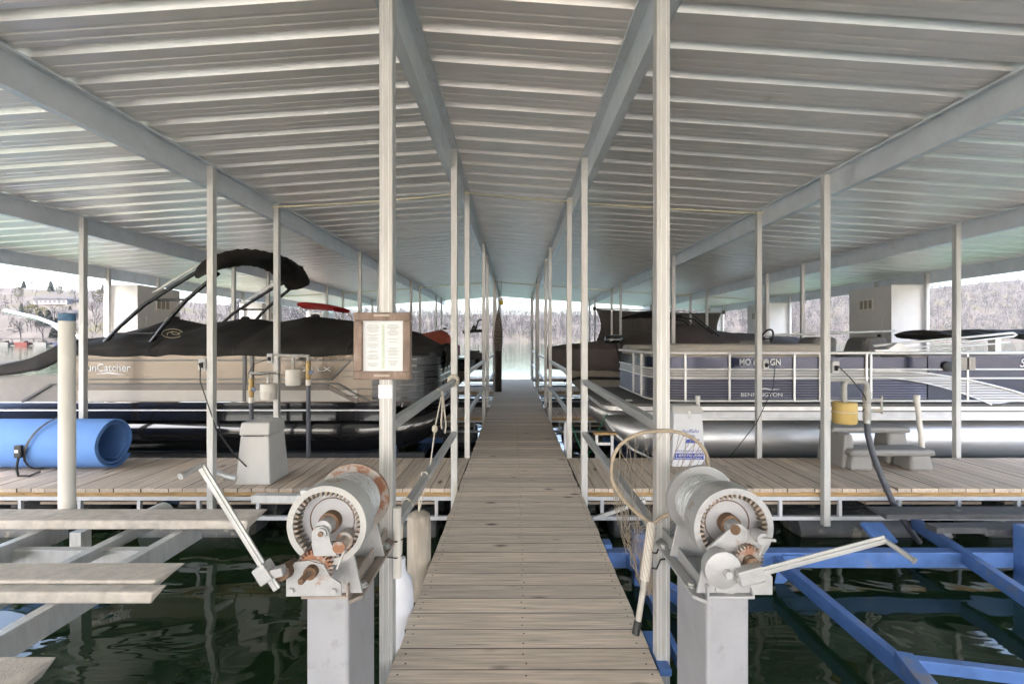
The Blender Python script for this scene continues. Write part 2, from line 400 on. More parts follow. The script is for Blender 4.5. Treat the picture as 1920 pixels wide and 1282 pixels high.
# ------------------------------------------------------------------ finger docks
ROWS = [(4.615, 5.80), (9.00, 10.18), (13.45, 14.63), (17.75, 18.95)]
fme = [MB().box(-.0668, 0, -.038, .0668, 1, 0).mesh('plank', m_wy) for _ in range(2)]
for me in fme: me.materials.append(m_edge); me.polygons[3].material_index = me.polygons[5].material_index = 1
names = ['first', 'second', 'third', 'last']
for r, (ya, yb) in enumerate(ROWS):
    for side in (-1, 1):
        xi = WL - .012 if side < 0 else WR + .012
        xo = side * 8.2
        lab = ['plank finger dock carrying the rolled blue mat', 'plank finger dock carrying the grey plastic steps'][side > 0] if r == 0 else \
              'plank finger dock behind the %s pontoon boat' % ('tan and black' if side < 0 else 'navy and silver') if r == 1 else \
              '%s finger dock along the walkway on the %s side' % (names[r], 'notice board' if side < 0 else 'landing net')
        d = thing('finger_dock', lab, 'dock', ((xi + xo) / 2, (ya + yb) / 2, WZ), 'finger docks off the walkway')
        L = yb - ya; nP = int(abs(xo - xi) / .1395)
        for k in range(nP):
            px = xi + side * (.0695 + k * .1395)
            o = put('plank', fme[k % 2], d, loc=(px, ya - random.uniform(0, .012), random.uniform(-.002, .002)))
            o.scale = (1, L + .012, 1); o.rotation_euler = (0, random.uniform(-.006, .006), 0)
        a, b = sorted((xi, xo))
        for k in range(3):
            s0 = a + (b - a) * k / 3; MB().box(s0 + .003, ya + .012, -.084, a + (b - a) * (k+1) / 3 - .003, ya + .05, -.0395).build('fascia_board', m_fresh, d)
        MB().box(a, yb - .05, -.084, b, yb - .012, -.0395).build('fascia_board', m_fresh, d)
        for yy in (ya + .004, yb - .044):
            MB().box(a, yy, -.125, b, yy + .04, -.0855).build('frame_rail', m_truss, d)
            MB().box(a, yy, -.325, b, yy + .04, -.288).build('frame_rail', m_truss, d)
        if r < 2:
            for k in range(13):
                sx = xi + side * (.22 + k * .605)
                for yy in (ya + .008, yb - .04):
                    MB().box(sx - .016, yy, -.287, sx + .016, yy + .032, -.126).build('strut', m_truss, d)
                if k % 2 == 0: MB().bar((sx, ya + .06, -.11), (sx + side * .55, yb - .06, -.30), .035, .035).build('brace', m_truss, d)
            for k in range(5):
                MB().box(a + .1 + k * 1.5, ya + .28, -.262, a + .1 + k*1.5 + 1.25, ya + .52, -.235).build('lower_board', m_wy, d)
        for k in range(4):
            fx = a + .35 + k * 1.95
            MB().lathe([(.10,0),(.19,.02),(.205,.05),(.205,.3),(.20,.33),(.20,.38),(.205,.41),(.205,.7),(.20,.73),(.20,.78),(.205,.81),(.205,1.15),(.19,1.18),(.10,1.2)], (fx, (ya+yb)/2 - .27, -.53), 'X', 20, sx=1.0).build('float', m_float, d, smooth=40)
            MB().lathe([(.10,0),(.19,.02),(.205,.05),(.205,1.15),(.19,1.18),(.10,1.2)], (fx, (ya+yb)/2 + .27, -.53), 'X', 20).build('float', m_float, d, smooth=40)

# ------------------------------------------------------------------ roof
RX, RZ, SL = -.60, 3.43, .068
def roof_z(x): return RZ - abs(x - RX) * SL
YB0, YB1 = -7.2, 19.4  # back end stretched unseen behind the camera to dim light on the winches
rf = thing('metal_roof', None, None, (0, 9, 3.2)); rf['kind'] = 'structure'; rf['label'] = 'low-pitched ribbed sheet metal boathouse roof on long steel purlins'
def prof():
    pts = []
    for k in range(3):
        b = k * .3048
        pts += [(b, 0), (b+.06, 0), (b+.067, .004), (b+.083, .004), (b+.09, 0), (b+.135, 0), (b+.142, .004), (b+.158, .004), (b+.165, 0), (b+.205, 0),
                (b+.232, .044), (b+.262, .044), (b+.2895, 0)]
    return pts + [(.9144, 0)]
PF = prof()
def sheet(x0, x1):
    g = MB(); xs = [x0 + (x1 - x0) * k / 6 for k in range(7)]
    for i, (py, pz) in enumerate(PF):
        for x in xs: g.v.append((x, py, roof_z(x) + pz))
    n_ = len(xs)
    for i in range(len(PF) - 1):
        for j in range(n_ - 1):
            a = i * n_ + j; g.f.append((a, a+1, a+n_+1, a+n_))
    return g.mesh('roof_sheet', m_roof)
XL, XR = -8.25, 8.4
shL, shR = sheet(XL, RX), sheet(RX, XR)
k = 0
while YB0 + k * .9144 < YB1:
    for me in (shL, shR): put('roof_sheet', me, rf, loc=(0, YB0 + k * .9144, 0))
    k += 1
ROOF_END = YB0 + k * .9144
BEAMS = [(-.6375, 1), (-3.078, 1), (-5.562, 1), (-8.03, 1), (.733, -1), (3.160, -1), (5.70, -1), (8.15, -1)]
for bx, s in BEAMS:       # Z purlins: web, top flange towards the walkway, bottom flange away from it
    zt = roof_z(bx + s * .03) - .012; t = .004
    y0, y1 = YB0 + .02, ROOF_END - .02
    b = MB().box(bx - t, y0, zt - .21, bx, y1, zt) if s > 0 else MB().box(bx, y0, zt - .21, bx + t, y1, zt)
    b.box(bx, y0, zt - t, bx + s * .068, y1, zt + .0005)
    b.box(bx + s*.068 - s*.001, y0, zt - .018, bx + s * .068 + s * .003, y1, zt + .0005)
    b.box(bx - s * .001, y0, zt - .2105, bx - s * .068, y1, zt - .2065)
    b.box(bx - s * .065, y0, zt - .2105, bx - s * .068, y1, zt - .192)
    bo = b.build('purlin', m_beam, rf)
    sc_ = MB(); yy = YB0 + .25
    while yy < 9:
        sc_.lathe([(.006, zt - t - .006), (.006, zt - t + .001)], (bx + s * .035, yy, 0), 'Z', 6); yy += .3048
    so = sc_.build('screw_row', m_screw, bo); so['kind'] = 'stuff'
    for ra, rb in ROWS:     # splice plates with bolts beside the far posts
        if rb > 12: continue
        pl = MB().box(bx + s * .0005, rb + .12, zt - .19, bx + s * .006, rb + .62, zt - .022)
        sp = pl.build('splice_plate', m_beam, bo)
        bl = MB()
        for q in (.2, .3, .44, .54):
            for zz in (.06, .15): bl.lathe([(.009, 0), (.009, .006)] if s > 0 else [(.009, -.006), (.009, 0)], (bx + s * .006, rb + q, zt - zz), 'X', 6)
        bl.build('bolts', m_screw, bo)['kind'] = 'stuff'

# ------------------------------------------------------------------ posts
PW = .0635
post_me = {}
def post(bx, s, yf, z0, label, group='posts carrying the roof'):
    """yf = face towards the camera; stands against the purlin's web on the walkway side"""
    xa = bx + s * .0005; xb = bx + s * (.0005 + PW); a, b = sorted((xa, xb))
    zt = roof_z(bx + s*.03) - .0175
    o = MB().box(a, yf, z0, b, yf + PW, zt).build('steel_post', m_post, bevel=.005)
    if yf < 11:
        bl = MB(); cx = (a + b) / 2
        for z in (zt - .05, zt - .14) + ((-.11, -.29) if z0 > -.5 else ()): bl.lathe([(.0085, -.006), (.0085, .001)], (cx, yf, z), 'Y', 6)
        bl.build('bolts', m_screw, o)['kind'] = 'stuff'
    tag(o, label, 'post', group); return o
POSTS = {}
side_n = lambda bx: 'notice-board' if bx < 0 else 'landing-net'
for bi, (bx, s) in enumerate(BEAMS):
    lane = bi % 4
    for r, (ya, yb) in enumerate(ROWS):
        for q, yf in enumerate((ya - .0685, yb + .004)):
            if lane >= 2 and r == 0 and q == 0: continue
            if lane == 3 and r == 0: continue
            what = {0: 'beside the walkway', 1: 'midway along', 2: 'far out on', 3: 'at the lake end of'}[lane]
            if r == 0 and lane == 0: lab = 'pale steel post where the guard rail meets the %s finger dock' % ('mat' if bx < 0 else 'steps') if q == 0 else 'pale steel post beside the walkway at the back of the %s dock' % ('mat' if bx < 0 else 'steps')
            elif r == 0: lab = {(-1,1,0): 'steel post with outlet box rising in front of the mat dock', (-1,1,1): 'steel post behind the grey pedestal beside white valve cans', (-1,2,1): 'steel post standing behind the rolled blue mat',
                                (1,1,0): 'steel post in front of the steps dock beside the yellow can', (1,1,1): 'steel post with outlet box behind the steps dock', (1,2,1): 'steel post behind the plastic steps by the short pipe'}[(int(math.copysign(1, bx)), lane, q)]
            else: lab = 'steel roof post %s %s dock on its %s edge, %s side' % (what if lane else 'by the walkway at', names[r], {(1,0):'pontoon-boat',(1,1):'covered-boat',(2,0):'covered-boat',(2,1):'far-slip',(3,0):'far-slip',(3,1):'open-lake'}[(r, q)], side_n(bx))
            if r == 0 and lane: lab = lab
            POSTS[(bi, r, q)] = post(bx, s, yf, -.36 if q == 0 else -.34, lab)
pl_ = post(-.6375, 1, 2.14, -.7, 'steel post bearing the framed notice and strapped pipe'); pr_ = post(.733, -1, 2.14, -.7, 'steel post with the landing net strapped to it')
for po, cx in ((pl_, -.6375 + .032), (pr_, .733 - .032)):     # rolled grooves down the near posts
    for dx in (-.012, .013):
        MB().box(cx + dx - .0018, 2.1375, -.69, cx + dx + .0018, 2.1405, 3.3).build('post_groove', m_galv, po)
# guard rails between posts, along the walkway
m_rail = M('rail_aluminium', (.50,.50,.50), rough=.4, metal=.45, var=.12, scale=10, stretch=(4,.5,4))
def rail(side, y0, y1, z, lab):
    x = -.6045 if side < 0 else .70
    o = MB().box(x - .024, y0, z - .024, x + .024, y1, z + .024).build('guard_rail', m_rail, bevel=.004); tag(o, lab, 'rail', 'guard rails along the walkway')
spans = [(2.2045, 4.5455), (5.869, 8.9305), (10.249, 13.3805), (14.699, 17.6805)]
for side in (-1, 1):
    for k, (a, b) in enumerate(spans):
        for z, nm in ((1.085, 'upper'), (.565, 'lower')):
            lab = ['%s guard rail beside the %s' % (nm, 'hanging dock fenders' if side < 0 else 'landing net'),
                   '%s guard rail in front of the %s pontoon boat bow' % (nm, 'tan and black' if side < 0 else 'navy and silver'),
                   '%s guard rail in front of the %s boat' % (nm, 'red covered' if side < 0 else 'brown covered'),
                   '%s guard rail at the far end of the walkway, %s side' % (nm, side_n(side))][k]
            rail(side, a, b, z, lab)

# ------------------------------------------------------------------ storage lockers at the lake ends of the docks
for r in (1, 2, 3):
    ya, yb = ROWS[r]
    for side in (-1, 1):
        x0, x1 = (-8.14, -7.47) if side < 0 else (7.47, 8.13)
        z1 = 2.60
        e = thing('storage_locker', 'tall pale storage locker with vents on the %s finger dock, %s side' % (names[r], side_n(side)), 'locker', ((x0+x1)/2, (ya+yb)/2, 0), 'storage lockers at the dock ends')
        MB().box(x0, ya + .02, .0, x1, yb - .02, z1).build('cabinet', m_locker, e, bevel=.008)
        xf = x1 if side < 0 else x0; s = -side
        MB().box(xf, ya + .22, .25, xf + s * .012, yb - .30, 1.98).build('door', m_locker, e, bevel=.003)
        MB().box(xf + s*.012, ya + .27, 1.52, xf + s * .035, ya + .33, 1.62).build('latch', m_black, e)
        fr = MB().box(xf, ya + .48, 2.13, xf + s * .015, ya + .86, 2.37).build('vent_frame', m_pvc, e)
        for k in range(3): MB().box(xf + s*.0155, ya + .50 + k*.12, 2.16, xf + s * .018, ya + .585 + k*.12, 2.34).build('vent_slot', M('vent_shade', (.30,.27,.21)), fr)

# ------------------------------------------------------------------ near winches
m_wpaint = M('chalky_grey_paint', (.42,.42,.425), rough=.45, metal=.3, var=.08, scale=14, stain=(.30,.20,.13), sth=.60, sscale=11, bump=.2, bscale=60)
m_wrust = M('rusty_paint', (.42,.38,.35), rough=.7, metal=.1, var=.15, scale=12, stain=(.30,.14,.08), sth=.48, sscale=14, bump=.2, bscale=60)
m_rust = M('rust', (.17,.10,.06), rough=.85, var=.4, scale=20, stain=(.34,.31,.28), sth=.55, sscale=12)
m_ped = M('painted_tube', (.36,.365,.39), rough=.5, metal=.15, var=.07, scale=9, stain=(.30,.30,.32), sth=.58, sscale=14)
m_brown = M('dirty_channel', (.34,.29,.25), rough=.7, metal=.1, var=.2, scale=10, stain=(.5,.48,.46), sth=.6, sscale=6)
m_cable = M('wire_cable', (.58,.59,.60), rough=.5, metal=.3, var=.3, scale=40, stretch=(1,6,1))
m_wood_bunk = M('bunk_carpet', (.58,.52,.455), rough=.95, var=.18, scale=14, bump=.5, bscale=120, stain=(.42,.39,.35), sth=.6)
m_crank = M('zinc_crank', (.48,.48,.47), rough=.38, metal=.45, var=.12, scale=18)

def gear_teeth(mb, cx, cz, r0, r1, n, y0, y1, w=.5):
    for k in range(n):
        a = 2 * math.pi * (k + .2) / n; d = math.pi / n * w
        q = []
        for r, dd in ((r0, d * 1.25), (r1, d * .7)):
            q += [(cx + r * math.cos(a - dd), cz + r * math.sin(a - dd)), (cx + r * math.cos(a + dd), cz + r * math.sin(a + dd))]
        mb.prism([q[0], q[1], q[3], q[2]], y0, y1)
def ring(mb, cx, cz, ro, ri, y0, y1, n=56):
    b = len(mb.v)
    for y_ in (y0, y1):
        for r in (ro, ri):
            for k in range(n):
                a = 2 * math.pi * k / n; mb.v.append((cx + r * math.cos(a), y_, cz + r * math.sin(a)))
    for k in range(n):
        j = (k + 1) % n
        mb.f += [(b+k, b+j, b+n+j, b+n+k), (b+2*n+k, b+3*n+k, b+3*n+j, b+2*n+j), (b+k, b+2*n+k, b+2*n+j, b+j), (b+n+k, b+n+j, b+3*n+j, b+3*n+k)]
def px_poly(pts, Y): return [((x - VX) / F * Y, 1.5 - (y_ - VY) / F * Y) for x, y_ in pts]

def winch(side):
    mir = side < 0
    gx, gz = (-.651, .859) if mir else (.759, .850)
    x0, x1 = (-.756, -.6014) if mir else (.697, .852)
    e = thing('lift_winch', 'hand winch with rusty drum flange and raised crank on white pedestal' if mir else 'hand winch with clean grey drum and long sideways crank on white pedestal', 'winch', ((x0+x1)/2, 1.8, -.8), 'boat lift winches')
    MB().box(x0, 1.65, -.9, x1, 1.96, .575).build('pedestal', m_ped, e, bevel=.012)
    xm = (x0 + x1) / 2; s = 1 if mir else -1
    # base tray running back along the pedestal
    b = MB().box(xm - .085, 1.625, .5755, xm + .085, 2.13, .586)
    b.box(xm - .085, 1.625, .586, xm - .077, 2.13, .625).box(xm + .077, 1.625, .586, xm + .085, 2.13, .625)
    tray = b.build('base_tray', m_brown if mir else m_wpaint, e, bevel=.003)
    xi = xm + s * .125
    MB().hexa([(xm + s*.086, 1.62, .56), (xi, 1.66, .56), (xi, 2.10, .56), (xm + s*.086, 2.14, .56)], [(xm + s*.086, 1.62, .5725), (xi, 1.66, .5725), (xi, 2.10, .5725), (xm + s*.086, 2.14, .5725)]).build('foot_flange', m_brown if mir else m_wpaint, tray)
    for yy in (1.72, 2.04): MB().lathe([(.02, .573), (.02, .577), (.013, .577), (.013, .588)], (xm + s * .106, yy, 0), 'Z', 12).build('bolt', m_crank, tray)
    # side plates of the frame
    for yy in (1.605, 1.885):
        MB().prism([(gx - .10, .587), (gx + .10, .587), (gx + .075, .70), (gx + .03, gz + .035), (gx - .03, gz + .035), (gx - .075, .70)], yy + .04, yy + .052).build('frame_plate', m_wpaint, e, bevel=.002)
    # drum: big internally toothed gear, barrel of cable, far flange
    d = MB(); ring(d, gx, gz, .138, .117, 1.575, 1.66)
    gear = d.build('ring_gear', m_wpaint if not mir else M('worn_gear_paint', (.47,.47,.46), rough=.6, var=.08, scale=10, stain=(.30,.17,.09), sth=.60, sscale=12), e, smooth=35)
    tt = MB(); gear_teeth(tt, gx, gz, .1175, .101, 40, 1.578, 1.615); tt.build('gear_teeth', M('greasy_teeth', (.24,.19,.15), rough=.7, var=.5, scale=18, stain=(.40,.39,.38), sth=.52, sscale=10), gear)['kind'] = 'stuff'
    w = MB().lathe([(.117, 0), (.117, .012)], (gx, 1.628, gz), 'Y', 48)
    web = w.build('gear_web', M('gear_web_paint', (.45,.455,.48), rough=.6, var=.08, scale=8, stain=(.32,.19,.09), sth=.63, sscale=7), gear, smooth=35)
    g2 = MB(); ring(g2, gx, gz, .080, .077, 1.6245, 1.6279); g2.build('groove_ring', m_rust, web)
    MB().lathe([(.036, 0), (.036, .035)], (gx, 1.592, gz), 'Y', 24).build('hub_collar', m_rust, gear, smooth=40)
    MB().lathe([(.028, 0), (.028, .072)], (gx, 1.548, gz), 'Y', 24).build('hub', m_wpaint, gear, smooth=40)
    MB().lathe([(.138, 0), (.138, .004), (.107, .008), (.107, .012)], (gx, 1.661, gz), 'Y', 48).build('near_flange', m_wpaint, e, smooth=35)
    prof_ = [(.096, 0)]; N = 12
    for k in range(N * 4 + 1):
        prof_.append((.099 + .006 * math.cos(k * math.pi / 2) + (.004 if (k // 9) % 2 else 0), .170 * k / (N * 4)))
    prof_.append((.09, .1705))
    MB().lathe([(.092, 0), (.092, .171)], (gx, 1.6735, gz), 'Y', 40).build('drum_core', m_dark, e, smooth=60)
    coil = MB()
    for lay, (r_, nt_, ph) in enumerate(((.0965, 13, 0), (.1025, 9, 1.3))):
        coil.tube([(gx + r_ * math.cos(q / 28 * 6.2832 + ph), 1.680 + .158 * (q / (28 * nt_) if lay == 0 else 1 - q / (28 * nt_)), gz + r_ * math.sin(q / 28 * 6.2832 + ph)) for q in range(28 * nt_ + 1)], .0056, 6)
    coil.build('cable_winding', m_cable, e, smooth=60)
    loose = MB()
    rr = random.Random(4 + side)
    for k in range(26):
        a0 = rr.uniform(0, 6.28); yq = 1.69 + .14 * rr.random(); sl = rr.uniform(.01, .03)
        loose.tube([(gx + .1065 * math.cos(a0 + t * .16), yq + sl * t / 12, gz + .1065 * math.sin(a0 + t * .16)) for t in range(13)], .0032, 5)
    loose.build('cable_strands', m_cable, e, smooth=60)['kind'] = 'stuff'
    fl = MB(); ring(fl, gx, gz, .138, .094, 1.845, 1.857); ring(fl, gx, gz, .141, .131, 1.842, 1.862)
    fl.build('far_flange', m_wrust if mir else m_wpaint, e, smooth=35)
    Yp = 1.545
    if mir:
        MB().prism(px_poly([(536,1118),(536,1079),(552,1054),(578,1051),(606,1058),(619,1081),(639,1094),(640,1117)], Yp), Yp, Yp + .008).build('front_plate', m_wpaint, e, bevel=.002)
        c2 = at(592, 1062, 1.57)
        g = MB().lathe([(.050, 0), (.050, .022)], (c2.x, 1.556, c2.z), 'Y', 32); gear_teeth(g, c2.x, c2.z, .0495, .063, 26, 1.557, 1.577)
        g.build('pinion_gear', m_wrust, e, smooth=30)
        MB().lathe([(.034, 0), (.034, .006)], (c2.x, 1.5505, c2.z), 'Y', 28).build('gear_boss', m_wpaint, e, smooth=40)
        MB().lathe([(.022, 0), (.022, .03)], (c2.x, 1.522, c2.z), 'Y', 18).build('shaft_collar', m_rust, e, smooth=40)
        MB().lathe([(.009, 0), (.011, .004), (.011, .06)], (c2.x - .006, 1.47, c2.z), 'Y', 12).build('shaft', m_rust, e, smooth=40)
        MB().prism(px_poly([(586,1018),(586,996),(593,986),(606,984),(616,990),(619,1002),(622,1016),(628,1024),(634,1040),(590,1040)], 1.545), 1.536, 1.546).build('bearing_bracket', m_wpaint, e, bevel=.002)
        c3 = at(602, 1000, 1.53); MB().lathe([(.018, 0), (.018, .008)], (c3.x, 1.5275, c3.z), 'Y', 16).build('bolt_cap', m_wpaint, e); MB().lathe([(.009, 0), (.009, .006)], (c3.x, 1.5225, c3.z), 'Y', 8).build('bolt', m_rust, e)
        c4 = at(640, 1020, 1.55); MB().lathe([(.021, 0), (.021, .05), (.03, .052), (.03, .09)], (c4.x, 1.525, c4.z), 'Y', 18).build('pawl_pin', m_wrust, e, smooth=40)
        a, b_ = at(647, 1030, 1.53), at(632, 1066, 1.53); MB().tube([a, b_], .0045, 8).build('pawl_rod', m_crank, e, smooth=40)
        for q in ((546,1107),(626,1108)):
            c = at(*q, 1.54); MB().lathe([(.010, 0), (.010, .008)], (c.x, 1.534, c.z), 'Y', 6).build('bolt', m_crank, e)
        # pawl shaft to the crank, crank arm, grip
        a, b_ = at(553, 1060, 1.60), at(527, 1074, 1.51); MB().tube([a, b_], .026, 14).build('crank_shaft', m_rust, e, smooth=40)
        p0, p1 = at(521, 1103, 1.50), at(379, 873, 1.50)
        MB().bar(p0, p1, .009, .024, up=(0, 1, 0)).bar(p0 + Vector((0,-.006,0)), p1 + Vector((0,-.006,0)), .026, .004, up=(0,1,0)).build('crank_arm', m_crank, e, bevel=.002)
        c0, c1 = at(489, 1058, 1.50), at(507, 1086, 1.50)
        MB().bar(c0, c1, .046, .05, up=(0, 1, 0)).build('crank_clamp', m_wpaint, e, bevel=.004)
        MB().bar(at(505, 1075, 1.50), at(533, 1068, 1.50), .03, .03, up=(0,1,0)).build('clamp_yoke', m_wpaint, e, bevel=.004)
        MB().lathe([(.008, 0), (.008, .02)], at(491, 1063, 1.46), 'Y', 8).build('clamp_bolt', m_crank, e)
        h0, h1 = at(381, 870, 1.50), at(338, 893, 1.42)
        MB().tube([h0, h0.lerp(h1, .93), h1], [.0075, .0085, .011], 12).build('crank_handle', m_crank, e, smooth=50)
    else:
        MB().prism(px_poly([(1343,1110),(1343,1089),(1378,1092),(1384,1082),(1390,1078),(1445,1076),(1449,1082),(1449,1115),(1413,1115),(1408,1101),(1394,1097),(1381,1101),(1377,1114)], Yp), Yp, Yp + .009).build('front_plate', m_wpaint, e, bevel=.002)
        MB().prism(px_poly([(1323,1027),(1370,986),(1377,980),(1386,980),(1412,999),(1430,1012),(1430,1024),(1400,1040),(1340,1058),(1325,1048)], 1.545), 1.535, 1.545).build('bearing_bracket', m_wpaint, e, bevel=.002)
        c = at(1379, 993, 1.533); MB().lathe([(.017, 0), (.017, .004)], (c.x, 1.5315, c.z), 'Y', 24).build('plug', m_rust, e)
        c2 = at(1394, 1041, 1.55)
        g = MB().lathe([(.040, 0), (.040, .02)], (c2.x, 1.512, c2.z), 'Y', 30); gear_teeth(g, c2.x, c2.z, .0395, .051, 24, 1.513, 1.531)
        g.build('pinion_gear', m_wrust, e, smooth=30); MB().lathe([(.022, 0), (.022, .03)], (c2.x, 1.485, c2.z), 'Y', 18).build('shaft_collar', m_rust, e, smooth=40)
        c3 = at(1352, 1064, 1.50)
        MB().lathe([(.050, 0), (.060, .004), (.061, .022), (.055, .024), (.055, .05)], (c3.x, 1.478, c3.z), 'Y', 40).build('ratchet_wheel', m_wpaint, e, smooth=35)
        MB().lathe([(.013, 0), (.013, .02)], (c3.x + .008, 1.458, c3.z - .004), 'Y', 6).build('wheel_nut', m_crank, e)
        c4 = at(1424, 1005, 1.51); MB().lathe([(.020, 0), (.022, .03), (.016, .032), (.016, .06)], (c4.x, 1.485, c4.z), 'Y', 18).build('pawl_pin', m_wpaint, e, smooth=40)
        MB().tube([at(1432, 1010, 1.48), at(1455, 1013, 1.46)], .005, 8).tube([at(1434, 1012, 1.49), at(1424, 1040, 1.50)], .005, 8).build('pawl_rod', m_crank, e, smooth=40)
        p0, p1 = at(1380, 1082, 1.47), at(1657, 1009, 1.47)
        MB().bar(p0, p1, .009, .026, up=(0, 1, 0)).bar(p0 + Vector((0,-.006,0)), p1 + Vector((0,-.006,0)), .028, .004, up=(0,1,0)).build('crank_arm', m_crank, e, bevel=.002)
        MB().bar(at(1382, 1082, 1.47), at(1428, 1070, 1.47), .05, .04, up=(0, 1, 0)).build('crank_clamp', m_wpaint, e, bevel=.004)
        h0, h1 = at(1656, 1010, 1.47), at(1716, 1052, 1.39)
        MB().tube([h0, h0.lerp(h1, .93), h1], [.0075, .0085, .011], 12).build('crank_handle', m_crank, e, smooth=50)
winch(-1); winch(1)

# ------------------------------------------------------------------ boat lifts in the near slips
lf = thing('boat_lift', 'galvanized boat lift with carpeted bunks in the empty slip beside the rusty winch', 'boat lift', (-3, 2.8, WZ), 'boat lifts in the near slips')
def bunk(y0, y1, zt, th, xe, slant=.07, m=None, x_out=-7.5):
    s = 1 if xe < 0 else -1
    b = MB().hexa([(x_out, y0, zt-th), (xe - s*slant*0.4, y0, zt-th), (xe - s*slant, y1, zt-th), (x_out, y1, zt-th)], [(x_out, y0, zt), (xe - s*slant*.4, y0, zt), (xe, y1, zt), (x_out, y1, zt)])
    return b.build('bunk_board', m or m_wood_bunk, lf if xe < 0 else rl, bevel=.012)
bunk(3.28, 3.52, .20, .065, -1.90); bunk(2.465, 2.67, .20, .05, -1.92); bunk(2.37, 2.455, .188, .062, -1.86); bunk(1.55, 1.88, .20, .09, -1.88)
def beam(e, p, q, w, h, m, nm='lift_beam'): return MB().bar(p, q, w, h).build(nm, m, e, bevel=.003)
for X in (-2.43, -3.46): beam(lf, (X, .6, .05), (X, 3.5, .05), .06, .14, m_galv)
beam(lf, (-2.85, 1.2, .06), (-2.85, 3.55, .06), .07, .07, m_galv)
for Y_ in (3.14, 1.4): beam(lf, (-7, Y_, .02), (-2.46, Y_, .02), .06, .09, m_galv)
MB().lathe([(.05, 0), (.085, .02), (.085, .2), (.05, .22)], (-2.85, 3.5, .1), 'Y', 18).build('drive_hub', m_galv, lf, smooth=40)
for X, Y_ in ((-2.43, 3.4), (-2.43, 2.57), (-3.46, 3.4), (-3.46, 2.57), (-2.43, 1.7)):
    MB().box(X - .05, Y_ - .02, .122, X + .05, Y_ + .02, .149 if Y_ > 2 else .112 + .01).build('bunk_bracket', m_galv, lf)
MB().box(-2.0, 4.25, -.55, -1.92, 4.33, .1).box(-2.46, 4.25, -.02, -1.92, 4.33, .05).build('corner_leg', m_galv, lf)
MB().box(-2.49, 2.0, -.6, -2.40, 2.09, -.02).build('lift_leg', m_galv, lf); MB().box(-3.52, 3.6, -.6, -3.43, 3.69, -.02).build('lift_leg', m_galv, lf)
MB().bar((-2.0, 4.3, .06), (-1.62, 4.0, -.1), .1, .02).build('gusset', m_galv, lf)
gp = thing('guide_pole', 'tall cream pipe guide pole with blue top on the empty lift', 'pole', (-3.46, 3.6, .12))
MB().lathe([(.053, 0), (.052, 1.53), (.05, 1.53)], (-3.50, 3.56, .12), 'Z', 20).build('pipe', m_pvc, gp, smooth=40)
MB().lathe([(.0525, 0), (.0525, .055), (.047, .055), (.047, .0)], (-3.50, 3.56, 1.652), 'Z', 20).build('blue_cap', M('blue_tape', (.09,.20,.34), rough=.6, var=.4, scale=9, stain=(.5,.5,.48), sth=.55), gp, smooth=40)

m_blue = M('blue_lift_paint', (.082,.175,.43), rough=.5, var=.28, scale=5, stain=(.20,.21,.26), sth=.57, sscale=5)
m_dbunk = M('dark_bunk_carpet', (.085,.085,.09), rough=.95, var=.2, scale=14, bump=.4, bscale=120, stain=(.2,.19,.17), sth=.6)
rl = thing('boat_lift', 'blue painted boat lift frame with dark bunks half sunk in green water', 'boat lift', (3, 3, WZ), 'boat lifts in the near slips')
MB().bar((.79, 3.9, -.36), (7.5, 3.9, -.36), .1, .13).build('cross_beam', m_blue, rl, bevel=.004)
MB().bar((2.22, 3.85, -.37), (2.22, 1.6, -.37), .06, .10).build('side_beam', m_blue, rl, bevel=.004)
MB().bar((3.95, 4.5, -.30), (3.60, 2.9, -.37), .06, .11).build('side_beam', m_blue, rl, bevel=.004)
MB().bar((2.24, 2.62, -.35), (4.9, 2.2, -.42), .05, .07).build('diagonal_brace', m_blue, rl, bevel=.004)
MB().bar((2.22, 2.6, -.31), (2.1, 2.2, -.31), .09, .07).build('pad', m_blue, rl, bevel=.004)
MB().bar((.95, 3.9, -.36), (1.5, 3.0, -.5), .07, .1).bar((1.0, 3.85, -.38), (1.0, 1.9, -.5), .04, .07).build('diagonal_brace', m_blue, rl, bevel=.004)
MB().prism([(2.22, -.43), (2.42, -.43), (2.26, -.56), (2.18, -.62)], 3.84, 3.846).prism([(2.26,-.31),(2.44,-.31),(2.26,-.42)], 3.83, 3.849).build('gusset', m_blue, rl)
MB().box(4.22, 3.72, -.7, 4.36, 3.86, -.05).build('leg_tube', m_blue, rl, bevel=.01)
MB().box(1.0, 3.8, -.8, 1.1, 3.9, -.12).build('leg_tube', m_blue, rl, bevel=.008)
MB().bar((3.35, 4.28, -.22), (3.35, 4.1, -.32), .2, .03).build('pad', m_blue, rl)
bunk(4.12, 4.33, -.075, .05, 3.32, .12, m_dbunk, 8); bunk(3.92, 4.10, -.13, .06, 4.02, .08, m_dbunk, 8)
MB().box(3.62, 3.9, -.16, 4.05, 4.02, -.105).build('bunk_board', m_dbunk, rl, bevel=.01)
for yy, ln in ((2.08, .28), (3.35, .1)):
    b = tag(MB().box(WR + .004, yy, -.035, WR + .06, yy + ln, -.004).build('edge_bracket', m_blue, bevel=.002), 'blue steel bracket bolted to the walkway edge %s' % ('below the landing net' if yy < 3 else 'by the blue frame'), 'bracket', 'blue brackets on the walkway edge')

